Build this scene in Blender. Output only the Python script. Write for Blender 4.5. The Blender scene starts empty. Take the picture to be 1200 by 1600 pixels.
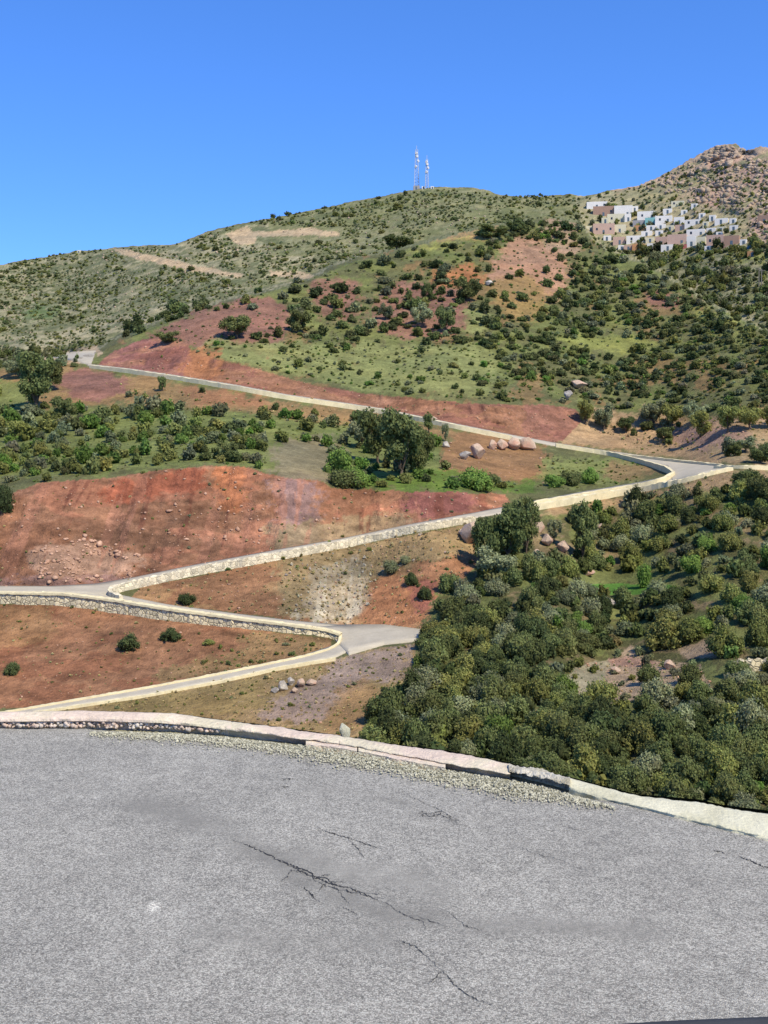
import bpy, bmesh, math, random
import numpy as np
from mathutils import Vector

# ------------------------------------------------------------------ basics
RNG = np.random.default_rng(7)
random.seed(7)
F, UC, VH, H = 1700.0, 600.0, 640.0, 2.0      # focal length (photo px), centre column, eye-level row, eye height (m)
scene = bpy.context.scene
COL = scene.collection
KEXP = 1.30

def s2l(c):
    c = np.asarray(c, float) / 255.0
    return np.where(c <= 0.04045, c / 12.92, ((c + 0.055) / 1.055) ** 2.4)

def alb(r, g, b, k=KEXP):
    return np.clip(s2l((r, g, b)) / k, 0.003, 0.85)

def tag(o, label=None, cat=None, group=None, kind=None):
    if label: o['label'] = label
    if cat: o['category'] = cat
    if group: o['group'] = group
    if kind: o['kind'] = kind
    return o

def empty(name, loc):
    o = bpy.data.objects.new(name, None)
    o.empty_display_size = 0.3
    COL.objects.link(o); o.location = loc
    return o

def link(name, me, mat=None, parent=None, loc=None):
    o = bpy.data.objects.new(name, me)
    COL.objects.link(o)
    if mat and not me.materials: me.materials.append(mat)
    if parent: o.parent = parent
    if loc is not None: o.location = loc
    return o

def np_mesh(name, verts, quads=None, tris=None, col=None, smooth=False, matidx=None):
    verts = np.asarray(verts, np.float32)
    me = bpy.data.meshes.new(name)
    nq = 0 if quads is None else len(quads); nt = 0 if tris is None else len(tris)
    me.vertices.add(len(verts)); me.vertices.foreach_set('co', verts.ravel())
    me.loops.add(nq * 4 + nt * 3); me.polygons.add(nq + nt)
    li, st = [], []
    if nq:
        li.append(np.asarray(quads, np.int32).ravel()); st.append(np.arange(nq) * 4)
    if nt:
        li.append(np.asarray(tris, np.int32).ravel()); st.append(nq * 4 + np.arange(nt) * 3)
    me.loops.foreach_set('vertex_index', np.concatenate(li).astype(np.int32))
    me.polygons.foreach_set('loop_start', np.concatenate(st).astype(np.int32))
    if matidx is not None: me.polygons.foreach_set('material_index', np.asarray(matidx, np.int32))
    if smooth: me.polygons.foreach_set('use_smooth', np.ones(nq + nt, bool))
    if col is not None:
        a = me.attributes.new('Col', 'FLOAT_COLOR', 'POINT')
        c = np.ones((len(verts), 4), np.float32); c[:, :3] = col
        a.data.foreach_set('color', c.ravel())
    me.update(calc_edges=True); me.validate()
    return me

# ------------------------------------------------------------------ noise
class VNoise:
    def __init__(s, seed): s.t = np.random.default_rng(seed).random((256, 256))
    def __call__(s, x, y):
        xi = np.floor(x).astype(int); yi = np.floor(y).astype(int)
        fx = x - xi; fy = y - yi
        fx = fx * fx * (3 - 2 * fx); fy = fy * fy * (3 - 2 * fy)
        a = s.t[yi & 255, xi & 255]; b = s.t[yi & 255, (xi + 1) & 255]
        c = s.t[(yi + 1) & 255, xi & 255]; d = s.t[(yi + 1) & 255, (xi + 1) & 255]
        return (a + (b - a) * fx) * (1 - fy) + (c + (d - c) * fx) * fy
NZ = [VNoise(i) for i in range(12)]
def fbm(x, y, k=0, octv=4, gain=0.5):
    t = 0; a = 1.0; n = 0
    for i in range(octv):
        t = t + a * NZ[(k + i) % 12](x * 2 ** i + 17.3 * i, y * 2 ** i - 9.1 * i); n += a; a *= gain
    return t / n * 2 - 1

def pl(pts, x):
    p = np.array(pts, float); return np.interp(x, p[:, 0], p[:, 1])

def inpoly(u, v, poly):
    p = np.asarray(poly, float)
    ins = np.zeros(np.shape(u), bool)
    n = len(p)
    for i in range(n):
        x0, y0 = p[i]; x1, y1 = p[(i + 1) % n]
        if y0 == y1: continue
        c = ((y0 > v) != (y1 > v))
        ins ^= c & (u < (x1 - x0) * (v - y0) / (y1 - y0) + x0)
    return ins

def blur(a, sig, axis):
    r = int(sig * 3) + 1
    k = np.exp(-0.5 * (np.arange(-r, r + 1) / sig) ** 2); k /= k.sum()
    pad = [(0, 0), (0, 0)]; pad[axis] = (r, r)
    b = np.pad(a, pad, mode='edge'); out = np.zeros_like(a)
    for i, w in enumerate(k):
        out += w * (b[i:i + a.shape[0], :] if axis == 0 else b[:, i:i + a.shape[1]])
    return out

# ------------------------------------------------------------------ outlines of the valley (lines traced in image pixels)
SKY = [(-900, 600), (-600, 540), (-200, 455), (0, 414), (40, 406), (80, 400), (120, 392), (150, 391), (178, 386), (225, 383), (270, 382), (300, 372), (320, 363), (370, 350), (440, 338),
       (520, 321), (600, 306), (640, 297), (680, 292), (740, 293), (760, 297), (785, 305), (830, 308), (860, 305), (890, 303), (915, 306), (950, 298), (1000, 290),
       (1030, 277), (1060, 260), (1090, 244), (1112, 231), (1124, 227), (1142, 227), (1156, 232), (1164, 237), (1178, 233), (1200, 232), (1300, 240), (1500, 300), (2100, 420)]
RIDGE = [(-900, 600), (-430, 572), (0, 570), (90, 562), (150, 548), (200, 522), (250, 503), (300, 486), (390, 460), (480, 438), (520, 416), (560, 402), (640, 386), (700, 370),
         (780, 352), (830, 345), (880, 343), (905, 350), (930, 378), (960, 398), (1000, 412), (1040, 432), (1080, 456), (1120, 482), (1160, 502), (1200, 522), (1500, 590), (2100, 640)]
KB_T = [(-1200, 1105), (0, 1111), (130, 1109), (270, 1113), (350, 1124), (400, 1130), (530, 1148), (600, 1160), (700, 1172), (790, 1190), (850, 1205), (900, 1216), (1000, 1242), (1095, 1250),
        (1140, 1260), (1200, 1267), (1500, 1330), (2100, 1500)]          # kerb top, far edge

RED1 = [(150, 572), (178, 548), (225, 530), (260, 530), (290, 535), (300, 553), (400, 575), (480, 600), (560, 613), (640, 622), (760, 632), (850, 632), (900, 640), (912, 655), (880, 688), (850, 692), (790, 682), (700, 664), (600, 643), (450, 621), (270, 590)]
RED2 = [(-430, 790), (0, 778), (60, 756), (180, 745), (240, 735), (330, 727), (380, 729), (420, 742), (500, 752), (520, 762), (640, 768), (740, 770), (790, 772), (800, 800), (740, 806), (640, 823), (530, 846), (420, 866), (300, 888), (205, 908), (80, 918), (-430, 918)]
BANK1 = [(200, 938), (220, 918), (320, 898), (440, 873), (640, 837), (740, 818), (748, 880), (700, 930), (680, 960), (655, 985), (600, 979), (540, 980), (400, 962), (250, 944)]
BANK2 = [(-430, 943), (100, 945), (260, 968), (370, 980), (520, 998), (515, 1012), (470, 1026), (350, 1051), (230, 1074), (40, 1107), (-430, 1118)]
BANK3 = [(-430, 1125), (60, 1113), (230, 1086), (440, 1043), (520, 1030), (600, 1012), (650, 1005), (650, 1030), (640, 1062), (600, 1085), (580, 1115), (560, 1170), (-430, 1170)]
SHELF = [(-430, 640), (0, 645), (90, 628), (200, 620), (300, 628), (450, 640), (560, 655), (700, 680), (740, 700), (870, 705), (1000, 725), (1040, 735), (1000, 754), (900, 768), (800, 775), (640, 765), (500, 748), (330, 724), (180, 742), (0, 775), (-430, 780)]
THICKET = [(575, 1180), (582, 1115), (605, 1080), (640, 1062), (655, 1000), (672, 955), (695, 912), (745, 895), (770, 850), (850, 805), (930, 795), (1000, 780), (1120, 765), (1150, 752), (1560, 748), (1400, 760), (1400, 1400), (900, 1400), (760, 1250)]
OPEN1 = [(872, 1068), (900, 1042), (960, 1027), (985, 1008), (1010, 1030), (1095, 1040), (1110, 1068), (1040, 1082), (1005, 1092), (962, 1106), (915, 1100)]
OPEN2 = [(1055, 1012), (1100, 1002), (1140, 1010), (1120, 1028), (1075, 1030)]
LAWN = [(908, 914), (960, 912), (1052, 914), (1056, 926), (985, 930), (912, 928)]

# roads: (upper line, lower line)
ROADS = {
 'leg1': ([(537, 995), (528, 1007), (470, 1026), (350, 1051), (230, 1074), (45, 1106), (-80, 1128), (-430, 1190)], [(552, 1014), (522, 1029), (440, 1043), (350, 1063), (230, 1086), (60, 1112), (-80, 1136), (-430, 1197)]),
 'bend1': ([(500, 981), (540, 977), (600, 977), (640, 982), (668, 986)], [(512, 986), (530, 1008), (545, 1024), (600, 1008), (672, 1000)]),
 'leg2': ([(-430, 917), (100, 919), (180, 929), (260, 945), (370, 960), (460, 971), (540, 978)], [(-430, 927), (100, 930), (180, 940), (260, 953), (370, 968), (460, 979), (536, 990)]),
 'bend2': ([(-430, 914), (80, 917), (150, 913), (205, 904)], [(-430, 925), (80, 926), (174, 931), (207, 914)]),
 'leg3': ([(190, 907), (300, 884), (420, 862), (530, 843), (640, 820), (740, 802), (830, 784), (920, 767), (1000, 754), (1040, 745)], [(190, 915), (300, 892), (420, 870), (530, 850), (640, 827), (740, 810), (830, 795), (920, 776), (1000, 762), (1070, 752)]),
 'bend3': ([(960, 706), (1000, 712), (1050, 719), (1100, 724), (1145, 729)], [(975, 716), (1046, 730), (1050, 752), (1100, 741), (1146, 731)]),
 'leg4': ([(135, 569), (200, 576), (270, 586), (370, 602), (450, 617), (520, 627), (600, 639), (700, 660), (790, 678), (865, 692), (975, 709)], [(140, 573), (200, 580), (270, 590), (370, 606), (450, 621), (520, 631), (600, 643), (700, 664), (790, 682), (865, 697), (975, 714)]),
 'far': ([(60, 552), (100, 550), (150, 548)], [(60, 558), (100, 560), (142, 571)]),
}
def road_poly(k): return list(ROADS[k][0]) + list(ROADS[k][1])[::-1]

# walls: (u, v of top, v of foot)
W2 = [(-430, 924, 940), (0, 926, 942), (100, 928, 945), (180, 938, 956), (260, 951, 969), (370, 966, 980), (460, 977, 989), (510, 984, 995), (532, 991, 1000)]

# ------------------------------------------------------------------ distance of the ground along every sight line
US = np.arange(-900, 2101, 4.0); VS = np.arange(1420, 199, -1.0)
GU, GV = np.meshgrid(US, VS)
E = (VH - GV) / F
flat = np.maximum(-E, 0.045)
G = np.full(GU.shape, 0.36)
sk = np.interp(US, *np.array(SKY).T)[None, :]; rd = np.interp(US, *np.array(RIDGE).T)[None, :]
G[GV < 640] = 0.30
far = GV < rd
G[far] = 0.21
G[far & (GU > 920)] = 0.30
for poly, g in ((SHELF, 0.16), (RED1, 0.75), (RED2, 0.8), (BANK1, 0.5), (BANK2, 0.45), (BANK3, 0.36), (OPEN1, 0.22), (LAWN, 0.2), ([(1030, 700), (1150, 690), (2100, 690), (2100, 775), (1190, 775), (1150, 740), (1146, 728), (1040, 712)], 0.15)):
    G[inpoly(GU, GV, poly)] = g
w2poly = [(a, b) for a, b, c in W2] + [(a, c) for a, b, c in W2][::-1]
G[inpoly(GU, GV, w2poly)] = 2.5
roadmask = np.zeros(GU.shape)
for k in ROADS:
    m = inpoly(GU, GV, road_poly(k)); G = np.where(m, flat, G); roadmask[m] = 1
INV = blur(blur(1 / (F * G), 5.0, 1), 1.5, 0)
Y0 = np.interp(US, [-900, 0, 600, 1200, 2100], [42, 40, 38, 35, 33])
L = np.log(Y0)[None, :] + np.cumsum(INV, axis=0)
for sg, va, vb in ((30, 1020, 800), (90, 760, 560)):      # side-to-side evenness grows up the slope
    Ls = blur(L, sg / 4.0, 1); wq = np.clip((va - GV) / (va - vb), 0, 1); wq = wq * wq * (3 - 2 * wq); L = L * (1 - wq) + Ls * wq
J = np.interp(US, [-900, 100, 500, 800, 950, 1200, 2100], [0.95, 0.9, 0.75, 0.65, 0.6, 0.5, 0.5])[None, :]
t = np.clip((rd + 5 - GV) / 10, 0, 1); L += J * t * t * (3 - 2 * t)
# relief: gullies and bumps, none on the roads
Yb = np.exp(L); Xb = (GU - UC) / F * Yb; Zb = H + Yb * E
keep = 1 - np.clip(blur(blur(roadmask, 2.0, 1), 5.0, 0) * 1.6, 0, 1)
wr = np.zeros(GU.shape); wr[inpoly(GU, GV, RED1) | inpoly(GU, GV, RED2)] = 1; wr = blur(blur(wr, 4, 1), 6, 0)
wf = blur((far).astype(float), 6, 0)
cr = np.clip((GU - 1000) / 120, 0, 1) * np.clip((395 - GV) / 60, 0, 1) * wf
S = Yb + 1.6 * Zb
n1 = fbm(Xb / 14, S / 14, 0, 4); n2 = fbm(Xb / 4.0, S / 7, 3, 4, .6); n3 = fbm(Xb / 2.2, Zb / 9, 5, 4, .6)
n4 = fbm(Xb / 75, S / 110, 1, 5, .55); n5 = fbm(Xb / 11, Zb / 8, 7, 5, .62)
rel = keep * (0.011 * n1 * (1 - wf) + 0.0055 * n2 * (1 - wf) + 0.0100 * wr * n3 + 0.006 * wr * n1 + wf * 0.035 * n4 + 0.006 * wf * n5 + 0.020 * cr * np.abs(n5)) 
L = L + rel

def D(u, v):
    u = np.asarray(u, float); v = np.asarray(v, float)
    x = np.clip((u - US[0]) / 4.0, 0, len(US) - 1.001); y = np.clip((VS[0] - v), 0, len(VS) - 1.001)
    xi = x.astype(int); yi = y.astype(int); fx = x - xi; fy = y - yi
    l = (L[yi, xi] * (1 - fx) + L[yi, xi + 1] * fx) * (1 - fy) + (L[yi + 1, xi] * (1 - fx) + L[yi + 1, xi + 1] * fx) * fy
    return np.exp(l)
def P(u, v):
    y = D(u, v); return np.stack([(np.asarray(u, float) - UC) / F * y, y, H + y * (VH - np.asarray(v, float)) / F], -1)
def P1(u, v): return Vector([float(q) for q in P(u, v)])
def flat_pt(u, v, z=0.0):
    y = (H - z) * F / (np.asarray(v, float) - VH); return np.stack([(np.asarray(u, float) - UC) / F * y, y, np.full(np.shape(y), z)], -1)

# ------------------------------------------------------------------ materials
def mat_new(name):
    m = bpy.data.materials.new(name); m.use_nodes = True
    nt = m.node_tree; nt.nodes.clear()
    return m, nt, nt.nodes, nt.links

def N(nd, typ, **kw):
    n = nd.new(typ)
    for k, v in kw.items(): setattr(n, k, v)
    return n

def noise_node(nd, lk, co, scale, detail=4, rough=0.6, dim='3D'):
    n = N(nd, 'ShaderNodeTexNoise'); n.noise_dimensions = dim
    n.inputs['Scale'].default_value = scale; n.inputs['Detail'].default_value = detail; n.inputs['Roughness'].default_value = rough
    lk.new(co, n.inputs['Vector']); return n.outputs['Fac']

def maprange(nd, lk, s, a, b, c, d):
    n = N(nd, 'ShaderNodeMapRange'); n.clamp = True
    for i, v in zip((1, 2, 3, 4), (a, b, c, d)): n.inputs[i].default_value = v
    lk.new(s, n.inputs[0]); return n.outputs[0]

def mul(nd, lk, a, b, op='MULTIPLY'):
    n = N(nd, 'ShaderNodeMath', operation=op)
    for i, s in enumerate((a, b)):
        if isinstance(s, (int, float)): n.inputs[i].default_value = s
        else: lk.new(s, n.inputs[i])
    return n.outputs[0]

def scalecol(nd, lk, col, fac):
    n = N(nd, 'ShaderNodeVectorMath', operation='SCALE')
    if isinstance(col, (tuple, list, np.ndarray)): n.inputs[0].default_value = tuple(float(q) for q in col[:3])
    else: lk.new(col, n.inputs[0])
    lk.new(fac, n.inputs['Scale']); return n.outputs[0]

def mixcol(nd, lk, fac, a, b):
    n = N(nd, 'ShaderNodeMix', data_type='RGBA')
    for s, i in ((fac, 0), (a, 6), (b, 7)):
        if isinstance(s, (tuple, list, np.ndarray)): n.inputs[i].default_value = (*[float(q) for q in s[:3]], 1)
        elif isinstance(s, (int, float)): n.inputs[i].default_value = s
        else: lk.new(s, n.inputs[i])
    return n.outputs[2]

def finish(m, nt, nd, lk, col, rough=0.9, bump=None, bstr=0.4, bdist=0.1, spec=0.2, trans=0.0):
    b = N(nd, 'ShaderNodeBsdfPrincipled'); o = N(nd, 'ShaderNodeOutputMaterial')
    if isinstance(col, (tuple, list, np.ndarray)): b.inputs['Base Color'].default_value = (*[float(q) for q in col[:3]], 1)
    else: lk.new(col, b.inputs['Base Color'])
    b.inputs['Roughness'].default_value = rough; b.inputs['Specular IOR Level'].default_value = spec
    if bump is not None:
        bn = N(nd, 'ShaderNodeBump'); bn.inputs['Strength'].default_value = bstr; bn.inputs['Distance'].default_value = bdist
        lk.new(bump, bn.inputs['Height']); lk.new(bn.outputs[0], b.inputs['Normal'])
    if trans > 0:
        tr = N(nd, 'ShaderNodeBsdfTranslucent'); lk.new(col, tr.inputs[0])
        mx = N(nd, 'ShaderNodeMixShader'); mx.inputs[0].default_value = trans
        lk.new(b.outputs[0], mx.inputs[1]); lk.new(tr.outputs[0], mx.inputs[2]); lk.new(mx.outputs[0], o.inputs[0])
    else: lk.new(b.outputs[0], o.inputs[0])
    return m

def m_terrain():
    m, nt, nd, lk = mat_new('hillside_ground')
    at = N(nd, 'ShaderNodeAttribute', attribute_name='Col'); tc = N(nd, 'ShaderNodeTexCoord'); co = tc.outputs['Object']
    a = noise_node(nd, lk, co, 0.25, 5, .65); b = noise_node(nd, lk, co, 1.6, 5, .7); c = noise_node(nd, lk, co, 7, 3, .7)
    f = mul(nd, lk, maprange(nd, lk, a, .3, .7, .78, 1.22), maprange(nd, lk, b, .3, .7, .72, 1.28))
    f = mul(nd, lk, f, maprange(nd, lk, c, .3, .7, .82, 1.18))
    vo = N(nd, 'ShaderNodeTexVoronoi'); vo.inputs['Scale'].default_value = 1.1; vo.inputs['Randomness'].default_value = 1; lk.new(co, vo.inputs['Vector'])
    peb = maprange(nd, lk, vo.outputs['Distance'], .10, .22, 1, 0)
    peb = mul(nd, lk, peb, maprange(nd, lk, a, .48, .6, 0, .55))
    col = scalecol(nd, lk, at.outputs['Color'], f)
    pale = scalecol(nd, lk, at.outputs['Color'], mul(nd, lk, f, 1.55))
    col = mixcol(nd, lk, peb, col, pale)
    h = mul(nd, lk, mul(nd, lk, b, 1.0), mul(nd, lk, c, .35), 'ADD')
    return finish(m, nt, nd, lk, col, .95, h, .9, .35, .1)

def m_mottled(name, col, scale=4, amt=.25, rough=.9, bs=.4, bd=.05, col2=None, spec=.2):
    m, nt, nd, lk = mat_new(name)
    tc = N(nd, 'ShaderNodeTexCoord'); co = tc.outputs['Object']
    a = noise_node(nd, lk, co, scale, 6, .65); b = noise_node(nd, lk, co, scale * 9, 4, .7)
    f = mul(nd, lk, maprange(nd, lk, a, .3, .7, 1 - amt, 1 + amt), maprange(nd, lk, b, .3, .7, 1 - amt * .8, 1 + amt * .8))
    c = scalecol(nd, lk, tuple(col), f)
    if col2 is not None:
        d = noise_node(nd, lk, co, scale * .6, 5, .6)
        c = mixcol(nd, lk, maprange(nd, lk, d, .45, .62, 0, 1), c, scalecol(nd, lk, tuple(col2), f))
    h = mul(nd, lk, a, b, 'ADD')
    return finish(m, nt, nd, lk, c, rough, h, bs, bd, spec)

def m_masonry(name, col, scale, dark=.45, bd=.06):
    m, nt, nd, lk = mat_new(name)
    tc = N(nd, 'ShaderNodeTexCoord'); co = tc.outputs['Object']
    v = N(nd, 'ShaderNodeTexVoronoi'); v.inputs['Scale'].default_value = scale; lk.new(co, v.inputs['Vector'])
    ve = N(nd, 'ShaderNodeTexVoronoi', feature='DISTANCE_TO_EDGE'); ve.inputs['Scale'].default_value = scale; lk.new(co, ve.inputs['Vector'])
    j = maprange(nd, lk, ve.outputs['Distance'], .01, .09, dark, 1)
    sp = N(nd, 'ShaderNodeSeparateColor'); lk.new(v.outputs['Color'], sp.inputs[0])
    f = mul(nd, lk, j, maprange(nd, lk, sp.outputs[0], 0, 1, .72, 1.25))
    n = noise_node(nd, lk, co, scale * 3, 5, .7); f = mul(nd, lk, f, maprange(nd, lk, n, .3, .7, .8, 1.2))
    h = mul(nd, lk, maprange(nd, lk, ve.outputs['Distance'], 0, .12, 0, 1), mul(nd, lk, n, .4), 'ADD')
    return finish(m, nt, nd, lk, scalecol(nd, lk, tuple(col), f), .95, h, .8, bd, .1)

def m_foliage():
    m, nt, nd, lk = mat_new('foliage')
    at = N(nd, 'ShaderNodeAttribute', attribute_name='Col'); oi = N(nd, 'ShaderNodeObjectInfo')
    hs = N(nd, 'ShaderNodeHueSaturation'); lk.new(at.outputs['Color'], hs.inputs['Color'])
    lk.new(maprange(nd, lk, oi.outputs['Random'], 0, 1, .485, .515), hs.inputs['Hue'])
    r2 = mul(nd, lk, mul(nd, lk, oi.outputs['Random'], 7.31), 1.0, 'MODULO')
    lk.new(maprange(nd, lk, r2, 0, 1, .72, 1.3), hs.inputs['Value'])
    return finish(m, nt, nd, lk, hs.outputs[0], .85, None, spec=.08, trans=.34)

def m_asphalt():
    m, nt, nd, lk = mat_new('worn_asphalt')
    at = N(nd, 'ShaderNodeAttribute', attribute_name='Col'); sp = N(nd, 'ShaderNodeSeparateColor'); lk.new(at.outputs['Color'], sp.inputs[0])
    tc = N(nd, 'ShaderNodeTexCoord'); co = tc.outputs['Object']
    v = N(nd, 'ShaderNodeTexVoronoi'); v.inputs['Scale'].default_value = 185; lk.new(co, v.inputs['Vector'])
    s2 = N(nd, 'ShaderNodeSeparateColor'); lk.new(v.outputs['Color'], s2.inputs[0])
    v2 = N(nd, 'ShaderNodeTexVoronoi'); v2.inputs['Scale'].default_value = 48; lk.new(co, v2.inputs['Vector'])
    s3 = N(nd, 'ShaderNodeSeparateColor'); lk.new(v2.outputs['Color'], s3.inputs[0])
    g = mul(nd, lk, maprange(nd, lk, s2.outputs[0], 0, 1, .5, 1.5), maprange(nd, lk, s3.outputs[1], 0, 1, .90, 1.10))
    edge = maprange(nd, lk, v.outputs['Distance'], .35, .75, 1, .55)
    g = mul(nd, lk, g, edge)
    # binder shows more where the surface is polished and dark: less grain there
    mx = N(nd, 'ShaderNodeMix', data_type='FLOAT'); lk.new(sp.outputs[1], mx.inputs[0]); lk.new(g, mx.inputs[2]); mx.inputs[3].default_value = .82
    big = noise_node(nd, lk, co, 1.3, 5, .6); mid = noise_node(nd, lk, co, 9, 4, .6)
    f = mul(nd, lk, mx.outputs[0], mul(nd, lk, maprange(nd, lk, big, .3, .7, .88, 1.10), maprange(nd, lk, mid, .3, .7, .88, 1.12)))
    f = mul(nd, lk, f, sp.outputs[0])
    tint = noise_node(nd, lk, co, 60, 2, .5)
    base = mixcol(nd, lk, maprange(nd, lk, tint, .4, .65, 0, 1), alb(187, 183, 167), alb(190, 184, 167))
    h = mul(nd, lk, maprange(nd, lk, v.outputs['Distance'], 0, .6, 1, 0), mul(nd, lk, mid, .3), 'ADD')
    return finish(m, nt, nd, lk, scalecol(nd, lk, base, f), .85, h, .55, .006, .3)

M = {}
M['terrain'] = m_terrain(); M['foliage'] = m_foliage(); M['asphalt'] = m_asphalt()
M['crack'] = m_mottled('crack_dark', (.045, .044, .042), 30, .4)
M['mountain_road'] = m_mottled('mountain_asphalt', alb(196, 186, 162), .8, .12, .9, .3, .03)
M['dirt'] = m_mottled('track_dirt', alb(168, 152, 135), .6, .18, .95, .5, .08, alb(150, 128, 108))
M['masonry'] = m_masonry('cream_masonry', alb(236, 220, 178), 3.0, .55)
M['coping'] = m_mottled('pale_coping', alb(240, 225, 178), 1.5, .15, .9, .3, .03)
M['kerbwall'] = m_masonry('pale_kerb_stone', alb(236, 222, 186), 3.2, .86, .03)
M['concrete_pink'] = m_mottled('pinkish_concrete', alb(234, 212, 188), 4, .16, .9, .7, .02, alb(226, 214, 180))
M['concrete_cream'] = m_mottled('cream_concrete', alb(234, 228, 194), 5, .12, .9, .6, .018, alb(216, 210, 174))
M['mortar'] = m_mottled('rough_mortar', alb(234, 226, 202), 9, .22, .95, .8, .02, alb(186, 176, 146))
M['rubble'] = m_mottled('rubble_stone', alb(205, 180, 158), 14, .35, .9, .5, .01, alb(225, 214, 196))
M['verge'] = m_masonry('verge_gravel', alb(196, 192, 160), 90, .5, .008)
M['boulder'] = m_mottled('pale_boulder', alb(212, 186, 158), 1.1, .25, .95, .7, .1, alb(192, 150, 124))
M['boulder_grey'] = m_mottled('grey_boulder', alb(190, 180, 165), 1.1, .28, .95, .7, .1, alb(214, 205, 185))
M['stones'] = m_mottled('hill_stones', alb(205, 165, 135), .7, .3, .95, .5, .05, alb(180, 140, 112))
M['trunk'] = m_mottled('tree_bark', alb(110, 95, 78), 5, .35, .95, .8, .04)
M['steel'] = m_mottled('galvanised_steel', (.50, .54, .58), .5, .1, .5, .1, .01)
M['glass'] = m_mottled('dark_window', (.03, .035, .04), 2, .2, .25, 0, .01, spec=.5)
M['door'] = m_mottled('painted_door', (.10, .14, .17), 2, .2, .6, .1, .01)
M['rubber'] = m_mottled('car_trim', (.06, .06, .06), 20, .1, .8, .1, .002, spec=.15)
M['wood'] = m_mottled('pole_wood', (.22, .19, .15), 3, .3)

# ------------------------------------------------------------------ world, sun, camera
w = bpy.data.worlds.new('World'); scene.world = w; w.use_nodes = True
nt = w.node_tree; nt.nodes.clear()
SUN = Vector((0.42, -0.48, 0.77)).normalized()
st = nt.nodes.new('ShaderNodeTexSky'); st.sky_type = 'NISHITA'; st.sun_disc = False
st.sun_elevation = math.asin(SUN.z); st.sun_rotation = math.atan2(SUN.x, SUN.y)
st.altitude = 3000; st.air_density = 1.0; st.dust_density = 0.2; st.ozone_density = 4.0
hs = nt.nodes.new('ShaderNodeHueSaturation'); hs.inputs['Saturation'].default_value = 1.15
gm = nt.nodes.new('ShaderNodeGamma'); gm.inputs[1].default_value = 0.70
tn = nt.nodes.new('ShaderNodeMix'); tn.data_type = 'RGBA'; tn.blend_type = 'MULTIPLY'; tn.inputs[0].default_value = 1; tn.inputs[7].default_value = (0.71, 1.12, 1.88, 1)
bg = nt.nodes.new('ShaderNodeBackground'); bg.inputs['Strength'].default_value = 0.15
wo = nt.nodes.new('ShaderNodeOutputWorld')
nt.links.new(st.outputs[0], hs.inputs['Color']); nt.links.new(hs.outputs[0], gm.inputs[0]); nt.links.new(gm.outputs[0], tn.inputs[6]); nt.links.new(tn.outputs[2], bg.inputs[0]); nt.links.new(bg.outputs[0], wo.inputs[0])
sl = bpy.data.lights.new('sun', 'SUN'); sl.energy = 4.2; sl.angle = math.radians(.53); sl.color = (1, .915, .77)
so = bpy.data.objects.new('sun', sl); COL.objects.link(so); so.location = (60, -20, 80)
so.rotation_euler = (-SUN).to_track_quat('-Z', 'Y').to_euler()
cam = bpy.data.cameras.new('camera'); cam.sensor_fit = 'VERTICAL'; cam.sensor_height = 24; cam.lens = 24 * F / 1600
cam.shift_y = (VH - 800) / 1600; cam.clip_end = 20000; cam.clip_start = .05
co_ = bpy.data.objects.new('camera', cam); COL.objects.link(co_); co_.location = (0, 0, H); co_.rotation_euler = (math.pi / 2, 0, 0)
scene.camera = co_
scene.view_settings.view_transform = 'Standard'; scene.view_settings.look = 'None'; scene.view_settings.gamma = 1
scene.view_settings.exposure = 0.42
scene.cycles.max_bounces = 5; scene.cycles.transparent_max_bounces = 4

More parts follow.
